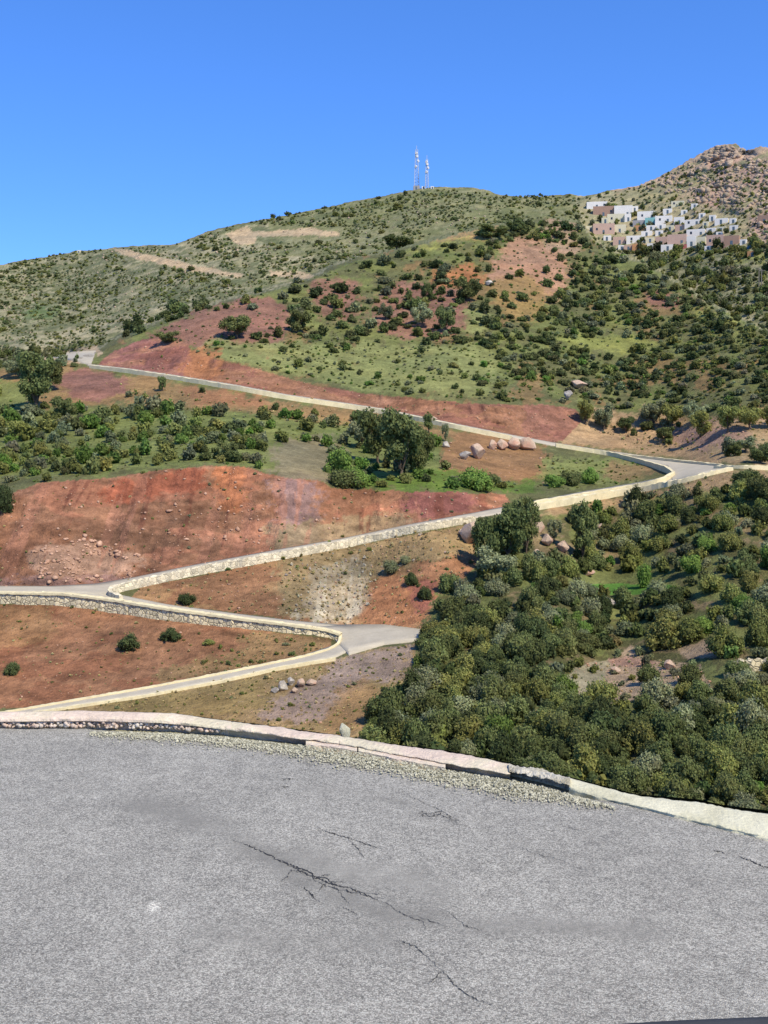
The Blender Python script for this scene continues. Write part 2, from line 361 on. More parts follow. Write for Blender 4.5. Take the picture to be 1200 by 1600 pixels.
# ------------------------------------------------------------------ the hillside sheet
def build_hillside():
    cols = np.concatenate([np.arange(-900, -100, 40), np.arange(-100, -12, 8), np.arange(-12, 1212, 2.2), np.arange(1216, 1300, 8), np.arange(1300, 2101, 40)])
    nr = 560
    tt = np.linspace(0, 1, nr)
    sky = np.interp(cols, *np.array(SKY).T)
    wob = fbm(cols / 9, cols * 0 + 3.3, 2, 4, .6) * 2.2 + np.where((cols > 1000), np.abs(fbm(cols / 14, cols * 0 + 8.1, 4, 4, .7)) * -7, 0)
    sky = sky + wob
    U = np.repeat(cols[None, :], nr, 0); V = 1415 + (sky[None, :] - 1415) * tt[:, None]
    X = P(U, V)
    # land cover ------------------------------------------------------
    Yq = X[..., 1]
    wx, ws = X[..., 0], X[..., 1] + 1.6 * X[..., 2]
    j1 = fbm(U / 22, V / 14, 1, 5, .6); j2 = fbm(U / 22, V / 14, 6, 5, .6)
    JU, JV = U + 14 * j1, V + 7 * j2
    C = np.zeros(U.shape + (3,))
    ja = 10 * fbm(U / 26, V / 20, 1, 4, .6); jb = 7 * fbm(U / 26, V / 20, 6, 4, .6)
    jn = fbm(U / 15, V / 8, 9, 5, .72)
    def soft(poly, wd=13.0):
        p = np.array(poly); lo, hi = p.min(0) - 45, p.max(0) + 45
        out = np.zeros(U.shape); sel = (U > lo[0]) & (U < hi[0]) & (V > lo[1]) & (V < hi[1])
        if not sel.any(): return out
        a, b = U[sel] + ja[sel], V[sel] + jb[sel]; m = 0
        for dx in (-1, -.33, .33, 1):
            for dy in (-1, -.33, .33, 1): m = m + inpoly(a + dx * wd, b + dy * wd * .6, poly)
        out[sel] = np.clip((m / 16.0 + .75 * jn[sel] - .5) * 3 + .5, 0, 1); return out
    def setc(mask, c, a=1.0):
        mask = np.asarray(mask, float)
        mm = (mask * a)[..., None]; C[:] = C * (1 - mm) + np.asarray(c) * mm
    dryg = alb(150, 146, 100); scrubg = alb(112, 112, 72); grass = alb(142, 146, 90); lime = alb(158, 160, 86)
    red = alb(156, 113, 84); redp = alb(150, 108, 92); orange = alb(178, 122, 82); tan = alb(176, 146, 104); brown = alb(160, 122, 84)
    grey = alb(158, 146, 134); lav = alb(146, 126, 124); pink = alb(186, 150, 126); sand = alb(200, 172, 134)
    setc(np.ones(U.shape), scrubg)
    ridge = np.interp(U, *np.array(RIDGE).T)
    farm = JV < ridge + 3 * j1
    setc(farm, alb(146, 142, 106))
    fn = fbm(wx / 60, ws / 40, 2, 5, .6)
    setc(farm & (fn > .05), alb(122, 124, 86), .7)
    setc(farm & (fn < -.25), alb(166, 158, 124), .7)
    mt = fbm(wx / 5, ws / 6, 7, 4, .6)
    setc(farm & (mt > .08), alb(104, 110, 76), .75)
    setc(farm & (mt < -.22), alb(176, 168, 134), .6)
    setc(farm & (U > 420) & (U < 900) & (V < 400), alb(120, 124, 80), .55)
    # crag and village slope
    cragm = farm & (JU > 960) & (JV < 395 - (1200 - JU) * .12)
    cn = fbm(wx / 22, ws / 14, 4, 5, .65)
    setc(cragm, alb(160, 152, 112), .8)
    setc(cragm & (cn > .02), alb(178, 156, 124), .8)
    setc(cragm & (cn > .24), alb(194, 168, 140), .9)
    for poly in ([(1075, 320), (1085, 290), (1160, 285), (1165, 318), (1120, 325)], [(1100, 245), (1130, 228), (1160, 240), (1140, 285), (1110, 270)], [(1160, 255), (1560, 250), (1560, 300), (1165, 298)], [(1170, 335), (1560, 330), (1560, 375), (1180, 372)]):
        setc(farm * soft(poly), alb(196, 160, 136), .85)
    setc(farm * soft([(900, 318), (960, 312), (1100, 320), (1170, 340), (1165, 395), (1000, 395), (920, 372)]), alb(170, 160, 120), .8)
    # tan scars on the far mountain
    for poly in ([(175, 388), (200, 392), (250, 402), (300, 414), (380, 428), (378, 434), (300, 424), (250, 412), (190, 398)], [(352, 366), (385, 352), (400, 368), (400, 382), (372, 384)],
                 [(395, 362), (480, 356), (530, 362), (532, 368), (470, 368), (400, 370)], [(420, 424), (470, 424), (490, 430), (488, 436), (420, 432)], [(60, 575), (70, 552), (150, 540), (160, 552), (140, 566)]):
        setc(inpoly(U + 4 * j1, V + 3 * j2, poly), alb(196, 172, 136), .9)
    setc(farm * soft([(20, 490), (60, 478), (112, 482), (110, 496), (50, 500)]), alb(96, 120, 70), .7)
    # near hill
    near = ~farm
    hn = fbm(U / 46, V / 22, 8, 5, .6)
    up = near & (V < 700)
    setc(up & (hn > .12), alb(122, 128, 74), .8)
    setc(up & (hn < -.22), brown, .5)
    for poly, c, a in (
        ([(225, 532), (250, 508), (330, 482), (390, 462), (440, 470), (450, 520), (430, 548), (400, 556), (300, 540)], redp * 1.05, .9),
        ([(480, 445), (530, 432), (560, 440), (560, 500), (500, 500)], redp, .85),
        ([(585, 455), (650, 440), (720, 450), (740, 490), (720, 530), (640, 530), (585, 510)], redp * 1.05, .85),
        ([(670, 430), (730, 412), (760, 420), (745, 452), (690, 450)], orange * .95, .9),
        ([(770, 400), (800, 372), (880, 385), (895, 430), (880, 470), (800, 470), (762, 440)], alb(176, 136, 108), .9),
        ([(690, 495), (705, 460), (725, 480), (715, 520)], redp, .9),
        ([(755, 440), (830, 430), (860, 460), (850, 500), (790, 500)], alb(158, 130, 82), .85),
        ([(845, 345), (905, 345), (900, 400), (860, 395)], alb(182, 150, 120), .85),
        ([(1002, 460), (1040, 455), (1085, 468), (1085, 480), (1010, 478)], redp, .9),
        ([(640, 378), (655, 360), (700, 348), (782, 350), (785, 368), (700, 384)], alb(180, 150, 102), .95),
        ([(636, 384), (700, 374), (740, 364), (740, 376), (700, 388), (640, 394)], lime, .95),
        ([(305, 552), (330, 530), (500, 536), (760, 540), (790, 585), (760, 618), (640, 616), (560, 608), (480, 592), (400, 570)], grass, .9),
        ([(730, 480), (760, 478), (765, 520), (735, 522)], grass, .9),
        ([(860, 530), (900, 518), (1020, 530), (1040, 548), (900, 552)], lime * .9, .8),
        ([(1085, 480), (1150, 495), (1150, 515), (1090, 505)], lime * .9, .8),
        ([(1130, 400), (1200, 395), (1560, 408), (1140, 412)], lime, .7),
        ([(1150, 460), (1560, 450), (1560, 468), (1170, 470)], grass, .8),
        ([(280, 575), (300, 540), (345, 545), (340, 590), (290, 592)], orange, .9)):
        setc(np.where(near | (poly[0][0] > 1100), soft(poly), 0), c, a)
    # terrace right of the third bend
    setc(soft([(860, 692), (905, 655), (930, 640), (1040, 650), (1560, 655), (1560, 735), (1145, 727), (1000, 708)]), alb(180, 150, 112), .95)
    setc(soft([(1100, 680), (1560, 670), (1560, 730), (1120, 722)]), alb(170, 150, 110), .8)
    setc(soft([(1020, 660), (1170, 668), (1160, 700), (1060, 700)]), alb(176, 142, 122), .8)
    # under the fourth leg
    setc(soft([(-430, 575), (90, 575), (140, 578), (270, 596), (450, 627), (600, 650), (700, 672), (720, 690), (600, 680), (450, 655), (300, 640), (200, 632), (90, 640), (-430, 650)]), alb(160, 130, 88), .95)
    setc(soft([(85, 585), (140, 577), (200, 586), (200, 625), (110, 622)]), redp, .95)
    setc(soft([(280, 596), (420, 622), (430, 640), (300, 632)]), alb(164, 118, 84), .8)
    setc(soft([(-430, 590), (60, 600), (40, 650), (-430, 655)]), alb(126, 140, 78), .8)
    setc(soft([(-430, 650), (100, 635), (330, 640), (560, 660), (680, 680), (700, 760), (600, 760), (500, 745), (330, 722), (180, 738), (-430, 775)]), alb(126, 134, 76), .95)
    setc(soft([(425, 690), (520, 680), (560, 720), (510, 758), (430, 745)]), alb(150, 134, 110), .7)
    setc(soft([(690, 690), (740, 672), (860, 705), (850, 750), (770, 760), (690, 745)]), alb(160, 122, 84), .95)
    setc(soft([(845, 715), (960, 712), (1025, 730), (1000, 752), (900, 764), (850, 762)]), alb(140, 146, 84), .9)
    setc(soft([(560, 742), (700, 735), (800, 752), (850, 752), (850, 768), (700, 768), (560, 764)]), alb(104, 128, 56), .9)
    setc(soft([(940, 720), (1040, 728), (1030, 742), (985, 750), (950, 750)]), alb(164, 128, 92), .7)
    # the two red cuts
    m1 = inpoly(U + 4 * j1, V + 3 * j2, RED1)
    rill = fbm(wx / 1.4, X[..., 2] / 8, 5, 5, .6); rb = fbm(wx / 7, ws / 6, 9, 5, .6)
    setc(m1, red); setc(m1 & (U < 300), alb(156, 108, 94)); setc(m1 & (rb > .1), alb(170, 124, 96), .7); setc(m1 & (rb < -.15), alb(142, 96, 80), .7)
    setc(m1 * soft([(285, 592), (292, 545), (340, 555), (335, 598)]), orange, .9)
    setc(m1 & (JU > 820), alb(152, 106, 90), .55)
    m2 = inpoly(U + 5 * j1, V + 4 * j2, RED2)
    setc(m2, red); setc(m2 & (rb > .12), alb(178, 122, 92), .75); setc(m2 & (rb < -.1), alb(146, 102, 74), .7)
    setc(m2 * soft([(320, 728), (385, 728), (390, 790), (350, 800)]), alb(190, 124, 84), .9)
    setc(m2 * soft([(150, 760), (320, 728), (330, 760), (180, 790)]), alb(170, 98, 70), .8)
    setc(m2 * soft([(40, 860), (130, 840), (220, 868), (210, 900), (60, 910)]), alb(182, 146, 118), .7)
    setc(m2 * soft([(425, 745), (500, 752), (498, 850), (440, 862)]), lav, .6)
    setc(m2 * soft([(420, 820), (640, 800), (640, 826), (420, 868)]), alb(162, 140, 104), .85)
    setc(m2 * soft([(630, 766), (745, 768), (740, 800), (640, 812)]), alb(150, 96, 86), .85)
    setc(m2 & (rill > .3), alb(182, 128, 100), .5); setc(m2 & (rill < -.35), alb(128, 78, 60), .55)
    setc(m2 * soft([(-430, 903), (200, 900), (200, 915), (-430, 920)]), alb(158, 122, 108), .8)
    # banks
    b1 = inpoly(U + 4 * j1, V + 3 * j2, BANK1)
    setc(b1, alb(158, 116, 82)); setc(b1 & (rb > .1), alb(168, 134, 92), .7)
    setc(b1 * soft([(440, 870), (640, 830), (745, 815), (745, 870), (600, 890), (540, 975), (440, 965)]), alb(158, 136, 96), .9)
    streak = .5 + .5 * fbm(wx / .45, X[..., 2] / 4, 3, 4, .7)
    setc(b1 * soft([(470, 960), (490, 885), (575, 872), (580, 930), (545, 978), (470, 970)]), alb(176, 160, 130), .75)
    setc(b1 * soft([(470, 960), (490, 885), (575, 872), (580, 930), (545, 978), (470, 970)]) * np.clip((streak - .5) * 6, 0, 1), alb(204, 192, 164), .75)
    setc(b1 * soft([(590, 900), (680, 895), (690, 940), (650, 984), (560, 978)]), alb(176, 124, 86), .9)
    setc(b1 * soft([(640, 905), (690, 900), (668, 965), (650, 960)]), alb(166, 106, 90), .8)
    setc(b1 * soft([(650, 880), (745, 860), (745, 895), (660, 905)]), alb(182, 130, 92), .9)
    b2 = inpoly(U + 3 * j1, V + 2 * j2, BANK2)
    setc(b2, alb(160, 116, 84)); setc(b2 & (rb > .08), alb(168, 122, 88), .7); setc(b2 & (rb < -.15), alb(146, 98, 70), .6)
    setc(b2 * soft([(-430, 945), (80, 948), (90, 990), (40, 1010), (-430, 1005)]), alb(154, 126, 84), .45)
    setc(b2 * soft([(370, 985), (525, 996), (515, 1015), (470, 1028), (350, 1050), (230, 1070), (260, 1040), (380, 1015)]), alb(152, 128, 86), .65)
    b3 = inpoly(U + 3 * j1, V + 3 * j2, BANK3)
    setc(b3, alb(156, 134, 92)); setc(b3 & (rb > .1), alb(172, 146, 104), .7); setc(b3 & (hn < -.1), alb(146, 122, 84), .6)
    setc(b3 * soft([(150, 1098), (300, 1075), (420, 1060), (420, 1110), (200, 1130)]), alb(150, 130, 82), .7)
    setc(b3 * soft([(520, 1030), (600, 1012), (650, 1005), (640, 1060), (570, 1070), (500, 1130), (400, 1125), (420, 1100), (500, 1060)]), alb(160, 140, 124), .9)
    setc(b3 * soft([(530, 1070), (580, 1060), (600, 1085), (570, 1140), (500, 1150)]), alb(160, 128, 88), .8)
    # thicket floor
    th = soft(THICKET) > .5
    setc(th, alb(104, 102, 64)); setc(th & (hn > .0), alb(126, 132, 76), .7); setc(th & (hn < -.3), alb(150, 128, 96), .6)
    setc(soft([(800, 800), (830, 800), (1000, 768), (1130, 738), (1560, 736), (1560, 752), (1120, 762), (960, 792), (860, 806)]), alb(170, 142, 104), .95)
    o1 = inpoly(U + 6 * j1, V + 5 * j2, OPEN1) | inpoly(U + 6 * j1, V + 5 * j2, OPEN2)
    setc(o1, alb(182, 156, 124)); setc(o1 & (rb > .1), alb(186, 144, 124), .7); setc(o1 & (JU < 950), alb(164, 158, 124), .7)
    setc(inpoly(U + 3 * j1, V + 2 * j2, LAWN), alb(92, 132, 56))
    setc(soft([(630, 1100), (660, 1080), (730, 1062), (740, 1075), (690, 1095), (650, 1112)]), alb(190, 165, 138), .8)
    # small-scale variation of soil and dry grass
    v1 = fbm(wx / 2.2, ws / 2.2, 3, 4, .65); v2 = fbm(wx / 9, ws / 9, 10, 4, .6)
    redm = (m1 | m2 | b1 | b2).astype(float)
    v3 = fbm(wx / .8, ws / .8, 2, 3, .7)
    C *= (1 + (.34 + .2 * redm) * v1 + .22 * v2 + .3 * redm * v3)[..., None]
    C *= 1 + (.10 * v2 * (1 - .3 * v1))[..., None] * np.array([1, .1, -.7])
    C = np.clip(C, .01, .8)
    # under the roads
    for k in ROADS:
        setc(inpoly(U, V, road_poly(k)), alb(172, 162, 142))
    # skyline back side and the near bank down from the kerb ------------
    top = X[-1]; back = []
    for q in (1.01, 1.03, 1.08, 1.2, 1.5, 2.2, 3.5, 6.0):
        b = top.copy(); b[:, 0] *= q; b[:, 1] *= q
        b[:, 2] = np.maximum(top[:, 2] - (q - 1) * top[:, 1] * .42, -60); back.append(b)
    bot = X[0]; kt = flat_pt(cols, pl(KB_T, cols) + 5, -0.14)
    kt[:, 1] += .06
    front = []
    for q in (0.0, .04, .1, .2, .35, .5, .7, .88):
        b = kt * (1 - q) + bot * q; b[:, 2] = kt[:, 2] * (1 - q) + bot[:, 2] * q - 1.6 * math.sin(math.pi * min(1, q * 1.4) * .7) * min(q * 8, 1)
        front.append(b)
    full = np.concatenate([np.array(front), X, np.array(back)], 0)
    CF = np.concatenate([np.repeat(alb(130, 118, 84)[None, None, :], len(cols), 1).repeat(8, 0), C, np.repeat(C[-1:], 8, 0)], 0)
    R, Cn = full.shape[:2]
    idx = np.arange(R * Cn).reshape(R, Cn)
    q = np.stack([idx[:-1, :-1], idx[:-1, 1:], idx[1:, 1:], idx[1:, :-1]], -1).reshape(-1, 4)
    me = np_mesh('hillside', full.reshape(-1, 3), quads=q, col=CF.reshape(-1, 3), smooth=True)
    tag(link('hillside', me, M['terrain']), kind='structure')
build_hillside()

# ------------------------------------------------------------------ roads on the hillside
def resample(pts, n):
    p = np.array(pts, float); d = np.concatenate([[0], np.cumsum(np.hypot(*np.diff(p, axis=0)[:, :2].T))])
    s = np.linspace(0, d[-1], n); return np.stack([np.interp(s, d, p[:, i]) for i in range(p.shape[1])], -1)

def strips(name, keys, mat, lift):
    VV, QQ, base = [], [], 0
    for k, lf in keys:
        n, m = 140, 5
        a = resample(ROADS[k][0], n); b = resample(ROADS[k][1], n)
        g = np.array([a * (1 - s) + b * s for s in np.linspace(0, 1, m)])
        pts = P(g[..., 0], g[..., 1]); pts[..., 2] += lf
        sk0 = pts[:1].copy(); sk1 = pts[-1:].copy(); sk0[..., 2] -= .5; sk1[..., 2] -= .5; pts = np.concatenate([sk0, pts, sk1]); m += 2
        idx = np.arange(n * m).reshape(m, n) + base
        QQ.append(np.stack([idx[:-1, :-1], idx[1:, :-1], idx[1:, 1:], idx[:-1, 1:]], -1).reshape(-1, 4)); VV.append(pts.reshape(-1, 3)); base += n * m
    me = np_mesh(name, np.concatenate(VV), quads=np.concatenate(QQ), smooth=True)
    return tag(link(name, me, mat), kind='structure')
strips('switchback_road', [('leg1', .06), ('bend1', .075), ('leg2', .06), ('bend2', .075), ('leg3', .06), ('bend3', .075), ('leg4', .06), ('far', .06)], M['mountain_road'], .06)

def loft(sections, closed=True):
    S_ = np.array(sections); n, m = S_.shape[:2]
    idx = np.arange(n * m).reshape(n, m); nx = np.roll(idx, -1, 1) if closed else idx[:, 1:]
    cu = idx if closed else idx[:, :-1]
    q = np.stack([cu[:-1], cu[1:], nx[1:], nx[:-1]], -1).reshape(-1, 4)
    caps = []
    if closed: caps = [list(idx[0]), list(idx[-1][::-1])]
    return S_.reshape(-1, 3), q, caps

def poly_mesh(name, verts, faces, smooth=False):
    me = bpy.data.meshes.new(name); me.from_pydata([tuple(map(float, v)) for v in verts], [], [tuple(int(i) for i in f) for f in faces])
    if smooth:
        for p in me.polygons: p.use_smooth = True
    me.update(); return me

def wall(name, label, pts, thick, mat, coping=None, cat='wall', group=None, rough=.05, seed=0):
    """a low wall following the slope: front foot and top set from image pixel positions, real thickness behind"""
    r = resample(pts, max(20, int(sum(math.dist(pts[i][:2], pts[i + 1][:2]) for i in range(len(pts) - 1)) / 5)))
    yy = D(r[:, 0], r[:, 2])
    for _ in range(12): yy[1:-1] = (yy[:-2] + 2 * yy[1:-1] + yy[2:]) / 4
    foot = np.stack([(r[:, 0] - UC) / F * yy, yy, H + yy * (VH - r[:, 2]) / F], -1)
    y = foot[:, 1]; zt = H + y * (VH - r[:, 1]) / F
    tan = np.gradient(foot, axis=0); tan[:, 2] = 0; tan /= np.linalg.norm(tan, axis=1)[:, None] + 1e-9
    nor = np.stack([-tan[:, 1], tan[:, 0], tan[:, 0] * 0], -1)
    flip = np.where(nor[:, 1] < 0, -1, 1); 
    if abs(flip.sum()) > len(flip) * .2: nor = nor * np.sign(flip.sum())
    for _ in range(4): nor[1:-1] = (nor[:-2] + 2 * nor[1:-1] + nor[2:]) / 4
    nor /= np.linalg.norm(nor, axis=1)[:, None] + 1e-9
    rg = np.random.default_rng(seed); n = len(r)
    jit = lambda a: rg.normal(0, a, n)
    sec = []
    off = nor * -.10
    for q, (dz0, t) in enumerate(((-.5, 0.0), (None, 0.04), (None, thick), (-.5, thick))):
        p = foot + off + nor * t
        p[:, 2] = foot[:, 2] - .5 if dz0 is not None else zt + jit(rough)
        if dz0 is None: p[:, :2] += nor[:, :2] * jit(rough * .8)[:, None]
        sec.append(p)
    v, f, caps = loft(np.array(sec).transpose(1, 0, 2))
    c = P1(float(r[n // 2, 0]), float(r[n // 2, 2]))
    root = None
    me = poly_mesh(name, v - np.array(c), list(f) + caps)
    if coping is None:
        return tag(link(name, me, mat, loc=c), label, cat, group)
    root = tag(empty(name, c), label, cat, group)
    link('masonry', me, mat, root)
    sec = []
    ch = .16
    for dz, t in ((.004, -.06), (ch, -.05), (ch, thick + .05), (.004, thick + .06)):
        p = foot + off + nor * t; p[:, 2] = zt + dz - .10 + jit(.015); sec.append(p)
    v, f, caps = loft(np.array(sec).transpose(1, 0, 2))
    link('coping', poly_mesh('coping', v - np.array(c), list(f) + caps), coping, root)
    return root

wall('retaining_wall', 'long cream stone retaining wall with pale coping above the lowest red bank', W2, .5, M['masonry'], M['coping'], seed=1)
wall('kerb_wall', 'thin pale kerb on the uphill side of the lowest road leg, joining the stone wall at the bend', [(533, 991, 999), (530, 1004, 1009), (515, 1013, 1017), (470, 1025, 1029), (350, 1050, 1054), (230, 1073, 1077), (45, 1105, 1109), (-60, 1123, 1127), (-430, 1187, 1191)], .22, M['coping'], seed=2, rough=.012)
wall('kerb_wall', 'thin pale kerb on the downhill side of the lowest road leg', [(524, 1027, 1032), (440, 1041, 1046), (350, 1062, 1066), (230, 1085, 1089), (60, 1111, 1115), (-60, 1132, 1136), (-430, 1196, 1200)], .22, M['coping'], seed=3, rough=.012)
wall('kerb_wall', 'pale stone kerb wall rising right from the left hairpin under the big red cut', [(192, 930, 939), (176, 925, 934), (174, 919, 929), (184, 914, 925), (205, 909, 921), (300, 887, 900), (420, 866, 878), (530, 846, 857), (640, 823, 834), (742, 806, 816)], .45, M['kerbwall'], seed=4)
wall('kerb_wall', 'pale yellow kerb wall below the upper right hairpin', [(826, 791, 800), (920, 773, 783), (1000, 760, 769), (1060, 749, 757), (1100, 740, 746), (1145, 730, 735)], .5, M['coping'], seed=5)
wall('kerb_wall', 'pale inner kerb curling round the upper right hairpin', [(868, 693, 698), (960, 707, 713), (1020, 722, 729), (1044, 729, 737), (1054, 737, 746), (1040, 746, 754), (1000, 755, 762), (920, 769, 776), (832, 784, 790)], .4, M['coping'], seed=6, rough=.03)
wall('kerb_wall', 'pale outer kerb on the far edge of the upper right hairpin', [(972, 709, 713), (1050, 717, 722), (1143, 727, 731)], .4, M['coping'], seed=7, rough=.03)
wall('kerb_wall', 'long thin pale kerb along the top road leg below the upper red cut', [(140, 570, 575), (200, 577, 583), (270, 587, 593), (370, 603, 610), (450, 618, 625), (520, 628, 635), (600, 640, 647), (700, 661, 668), (800, 681, 688)], .45, M['coping'], seed=8, rough=.025)
wall('kerb_wall', 'short pale kerb at the right edge beyond the upper hairpin', [(1115, 728, 733), (1150, 727, 732), (1182, 727, 734), (1230, 729, 735)], .45, M['coping'], seed=9, rough=.03)
wall('stone_wall', 'pale dry stone wall between shrubs on the right edge of the thicket', [(1148, 1034, 1052), (1170, 1032, 1050), (1200, 1030, 1046), (1240, 1030, 1044)], .5, M['masonry'], seed=10, rough=.09)

# ------------------------------------------------------------------ foreground road, verge and kerb
ASPH = [(-2400, 1125), (0, 1139), (140, 1139), (155, 1141), (300, 1152), (400, 1164), (500, 1182), (600, 1199), (680, 1215), (740, 1226), (800, 1240), (945, 1251), (1020, 1264), (1100, 1285), (1200, 1308), (1700, 1422), (2600, 1640)]
def build_road():
    u = np.arange(-2400, 2601, 4.0)
    e = flat_pt(u, pl(ASPH, u) + 1.6 * fbm(u / 18, u * 0, 3, 3)); ex, ey = e[:, 0], e[:, 1]
    xs = np.concatenate([np.linspace(-40, -3, 30), np.arange(-2.9, 2.0, .018), np.linspace(2.1, 40, 30)])
    o = np.argsort(ex); ye = np.interp(xs, ex[o], ey[o])
    ye = np.where(xs > 1.9, np.minimum(ye, ye[np.searchsorted(xs, 1.9)] - (xs - 1.9) * .55), ye)
    tt = np.concatenate([np.linspace(0, .52, 8), np.linspace(.53, 1, 190)])
    X = np.repeat(xs[None], len(tt), 0); Y = -9 + (ye[None] + 9) * tt[:, None]
    Z = .006 * fbm(X * 1.2, Y * 1.2, 4, 3)
    Z = Z * np.clip((ye[None] - Y) * 3, 0, 1)
    Yp = np.maximum(Y, .5); U = UC + F * X / Yp; V = VH + F * H / Yp
    f = np.ones(X.shape); g = np.zeros(X.shape)
    ju = 10 * fbm(X * 3, Y * 3, 1, 4); jv = 7 * fbm(X * 3, Y * 3, 5, 4)
    def band(line, wdt, amt, gr):
        nonlocal f, g
        p = resample(line, 60); d = np.full(X.shape, 1e9)
        ok = (Y > 2.2) * np.clip(.75 + .9 * fbm(X * 7, Y * 7, 8, 4, .65), .15, 1.3)
        for a, b in p:
            d = np.minimum(d, ((U + ju - a) ** 2 + ((V + jv - b) * 1.7) ** 2))
        wgt = np.exp(-d / wdt ** 2) * ok
        f *= 1 - amt * wgt; g = np.maximum(g, gr * wgt)
    band([(220, 1258), (300, 1278), (370, 1310), (440, 1350), (520, 1395), (620, 1425), (760, 1440), (900, 1445), (1010, 1455)], 28, .24, .75)
    band([(330, 1460), (480, 1470), (600, 1465)], 36, .16, .5)
    band([(430, 1330), (520, 1350), (640, 1375), (690, 1400)], 34, .10, .7)
    band([(480, 1235), (560, 1238), (640, 1255)], 9, .14, .4)
    band([(790, 1320), (850, 1335), (920, 1360)], 10, .12, .3)
    band([(655, 1272), (690, 1275), (712, 1284)], 9, .28, 0)
    band([(480, 1410), (490, 1440), (510, 1470)], 4, -.16, .3)
    d = (U - 241) ** 2 + ((V - 1417) * 1.2) ** 2; f += 1.3 * np.exp(-d / 8 ** 2) * (Y > 2.2)  # bright window reflection, painted into the asphalt colour as a pale spot
    idx = np.arange(X.size).reshape(X.shape)
    q = np.stack([idx[:-1, :-1], idx[:-1, 1:], idx[1:, 1:], idx[1:, :-1]], -1).reshape(-1, 4)
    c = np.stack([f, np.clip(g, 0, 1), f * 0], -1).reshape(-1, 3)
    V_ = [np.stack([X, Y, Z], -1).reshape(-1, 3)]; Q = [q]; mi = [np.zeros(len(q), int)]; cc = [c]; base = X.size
    rg = np.random.default_rng(5)
    def crack(line, w0, n=70, amp=5):
        nonlocal base
        p = resample(line, n)
        du = fbm(np.arange(n) / 5.0 + line[0][0], np.zeros(n), 2, 4, .6) * amp; dv = fbm(np.arange(n) / 5.0 + line[0][1], np.zeros(n), 6, 4, .6) * amp * .7
        sd = int(abs(line[0][0] * 13 + line[-1][1] * 7)) % 997; rw = np.random.default_rng(sd)
        du = rw.normal(0, 1, n).cumsum(); du -= np.linspace(du[0], du[-1], n); dv = rw.normal(0, 1, n).cumsum(); dv -= np.linspace(dv[0], dv[-1], n)
        du = du * amp * .13 + rw.normal(0, .8, n); dv = dv * amp * .08 + rw.normal(0, .6, n)
        pt = flat_pt(p[:, 0] + du, p[:, 1] + dv, 0.0)
        tg = np.gradient(pt, axis=0); tg /= np.linalg.norm(tg, axis=1)[:, None]
        nr = np.stack([-tg[:, 1], tg[:, 0], tg[:, 0] * 0], -1)
        wd = .30 * w0 * np.clip(.25 + rg.random(n) ** 2 * 1.1, .2, 1.3) * np.sin(np.linspace(.25, math.pi - .12, n))
        wd = np.maximum(wd, .0006)
        a = pt + nr * wd[:, None]; b = pt - nr * wd[:, None]; zc = .006 * fbm(pt[:, 0] * 1.2, pt[:, 1] * 1.2, 4, 3) + .0022; a[:, 2] = zc; b[:, 2] = zc
        i = np.arange(n) + base
        Q.append(np.stack([i[:-1], i[1:], i[1:] + n, i[:-1] + n], -1)); V_.append(np.concatenate([a, b])); mi.append(np.ones(n - 1, int)); cc.append(np.zeros((2 * n, 3))); base += 2 * n
    crack([(365, 1314), (400, 1330), (440, 1353), (480, 1368), (505, 1378), (560, 1394), (612, 1417)], .018, 120, 6)
    crack([(440, 1345), (470, 1362), (500, 1374), (525, 1385)], .016, 60, 9)
    crack([(480, 1375), (530, 1390), (600, 1405)], .010, 60, 8)
    crack([(612, 1417), (660, 1442), (665, 1450)], .008, 40)
    crack([(474, 1386), (490, 1400), (500, 1410)], .012, 30)
    crack([(536, 1417), (560, 1430)], .006, 20)
    crack([(494, 1292), (510, 1301), (545, 1311), (600, 1328)], .013, 60, 4)
    crack([(620, 1470), (650, 1478), (668, 1495)], .011, 40)
    crack([(668, 1495), (690, 1520), (730, 1555), (790, 1580)], .008, 50)
    crack([(700, 1425), (720, 1445), (755, 1455)], .007, 40)
    crack([(630, 1240), (660, 1255), (720, 1285)], .007, 50)
    crack([(655, 1271), (680, 1277), (708, 1283)], .010, 50, 9)
    crack([(660, 1277), (690, 1272), (715, 1287)], .008, 50, 9)
    for a_, b_ in (((455, 1360), (438, 1378)), ((520, 1382), (545, 1412)), ((560, 1394), (600, 1398)), ((490, 1372), (520, 1366)), ((510, 1380), (498, 1392)), ((545, 1311), (570, 1340)), ((640, 1430), (700, 1448)), ((505, 1378), (540, 1378)), ((475, 1366), (452, 1360)), ((690, 1520), (670, 1540))):
        crack([a_, b_], .007, 26, 4)
    crack([(1115, 1330), (1132, 1333)], .010, 20); crack([(1152, 1337), (1170, 1344), (1205, 1357)], .018, 40, 3)
    crack([(442, 1217), (458, 1218)], .012, 16); crack([(440, 1228), (452, 1230)], .012, 16)
    crack([(790, 1320), (850, 1338), (920, 1362)], .005, 60)
    crack([(880, 1290), (935, 1306)], .005, 40)
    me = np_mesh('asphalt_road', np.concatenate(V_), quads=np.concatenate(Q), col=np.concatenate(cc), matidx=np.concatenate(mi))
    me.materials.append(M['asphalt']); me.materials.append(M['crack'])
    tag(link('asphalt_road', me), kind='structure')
build_road()

KBASE = [(-1100, 1130), (0, 1137), (140, 1137), (250, 1140), (330, 1144), (400, 1152), (480, 1160), (540, 1167), (620, 1183), (690, 1196), (760, 1208), (800, 1214), (850, 1224), (890, 1236), (950, 1252), (1020, 1268), (1100, 1289), (1200, 1313), (1560, 1395)]
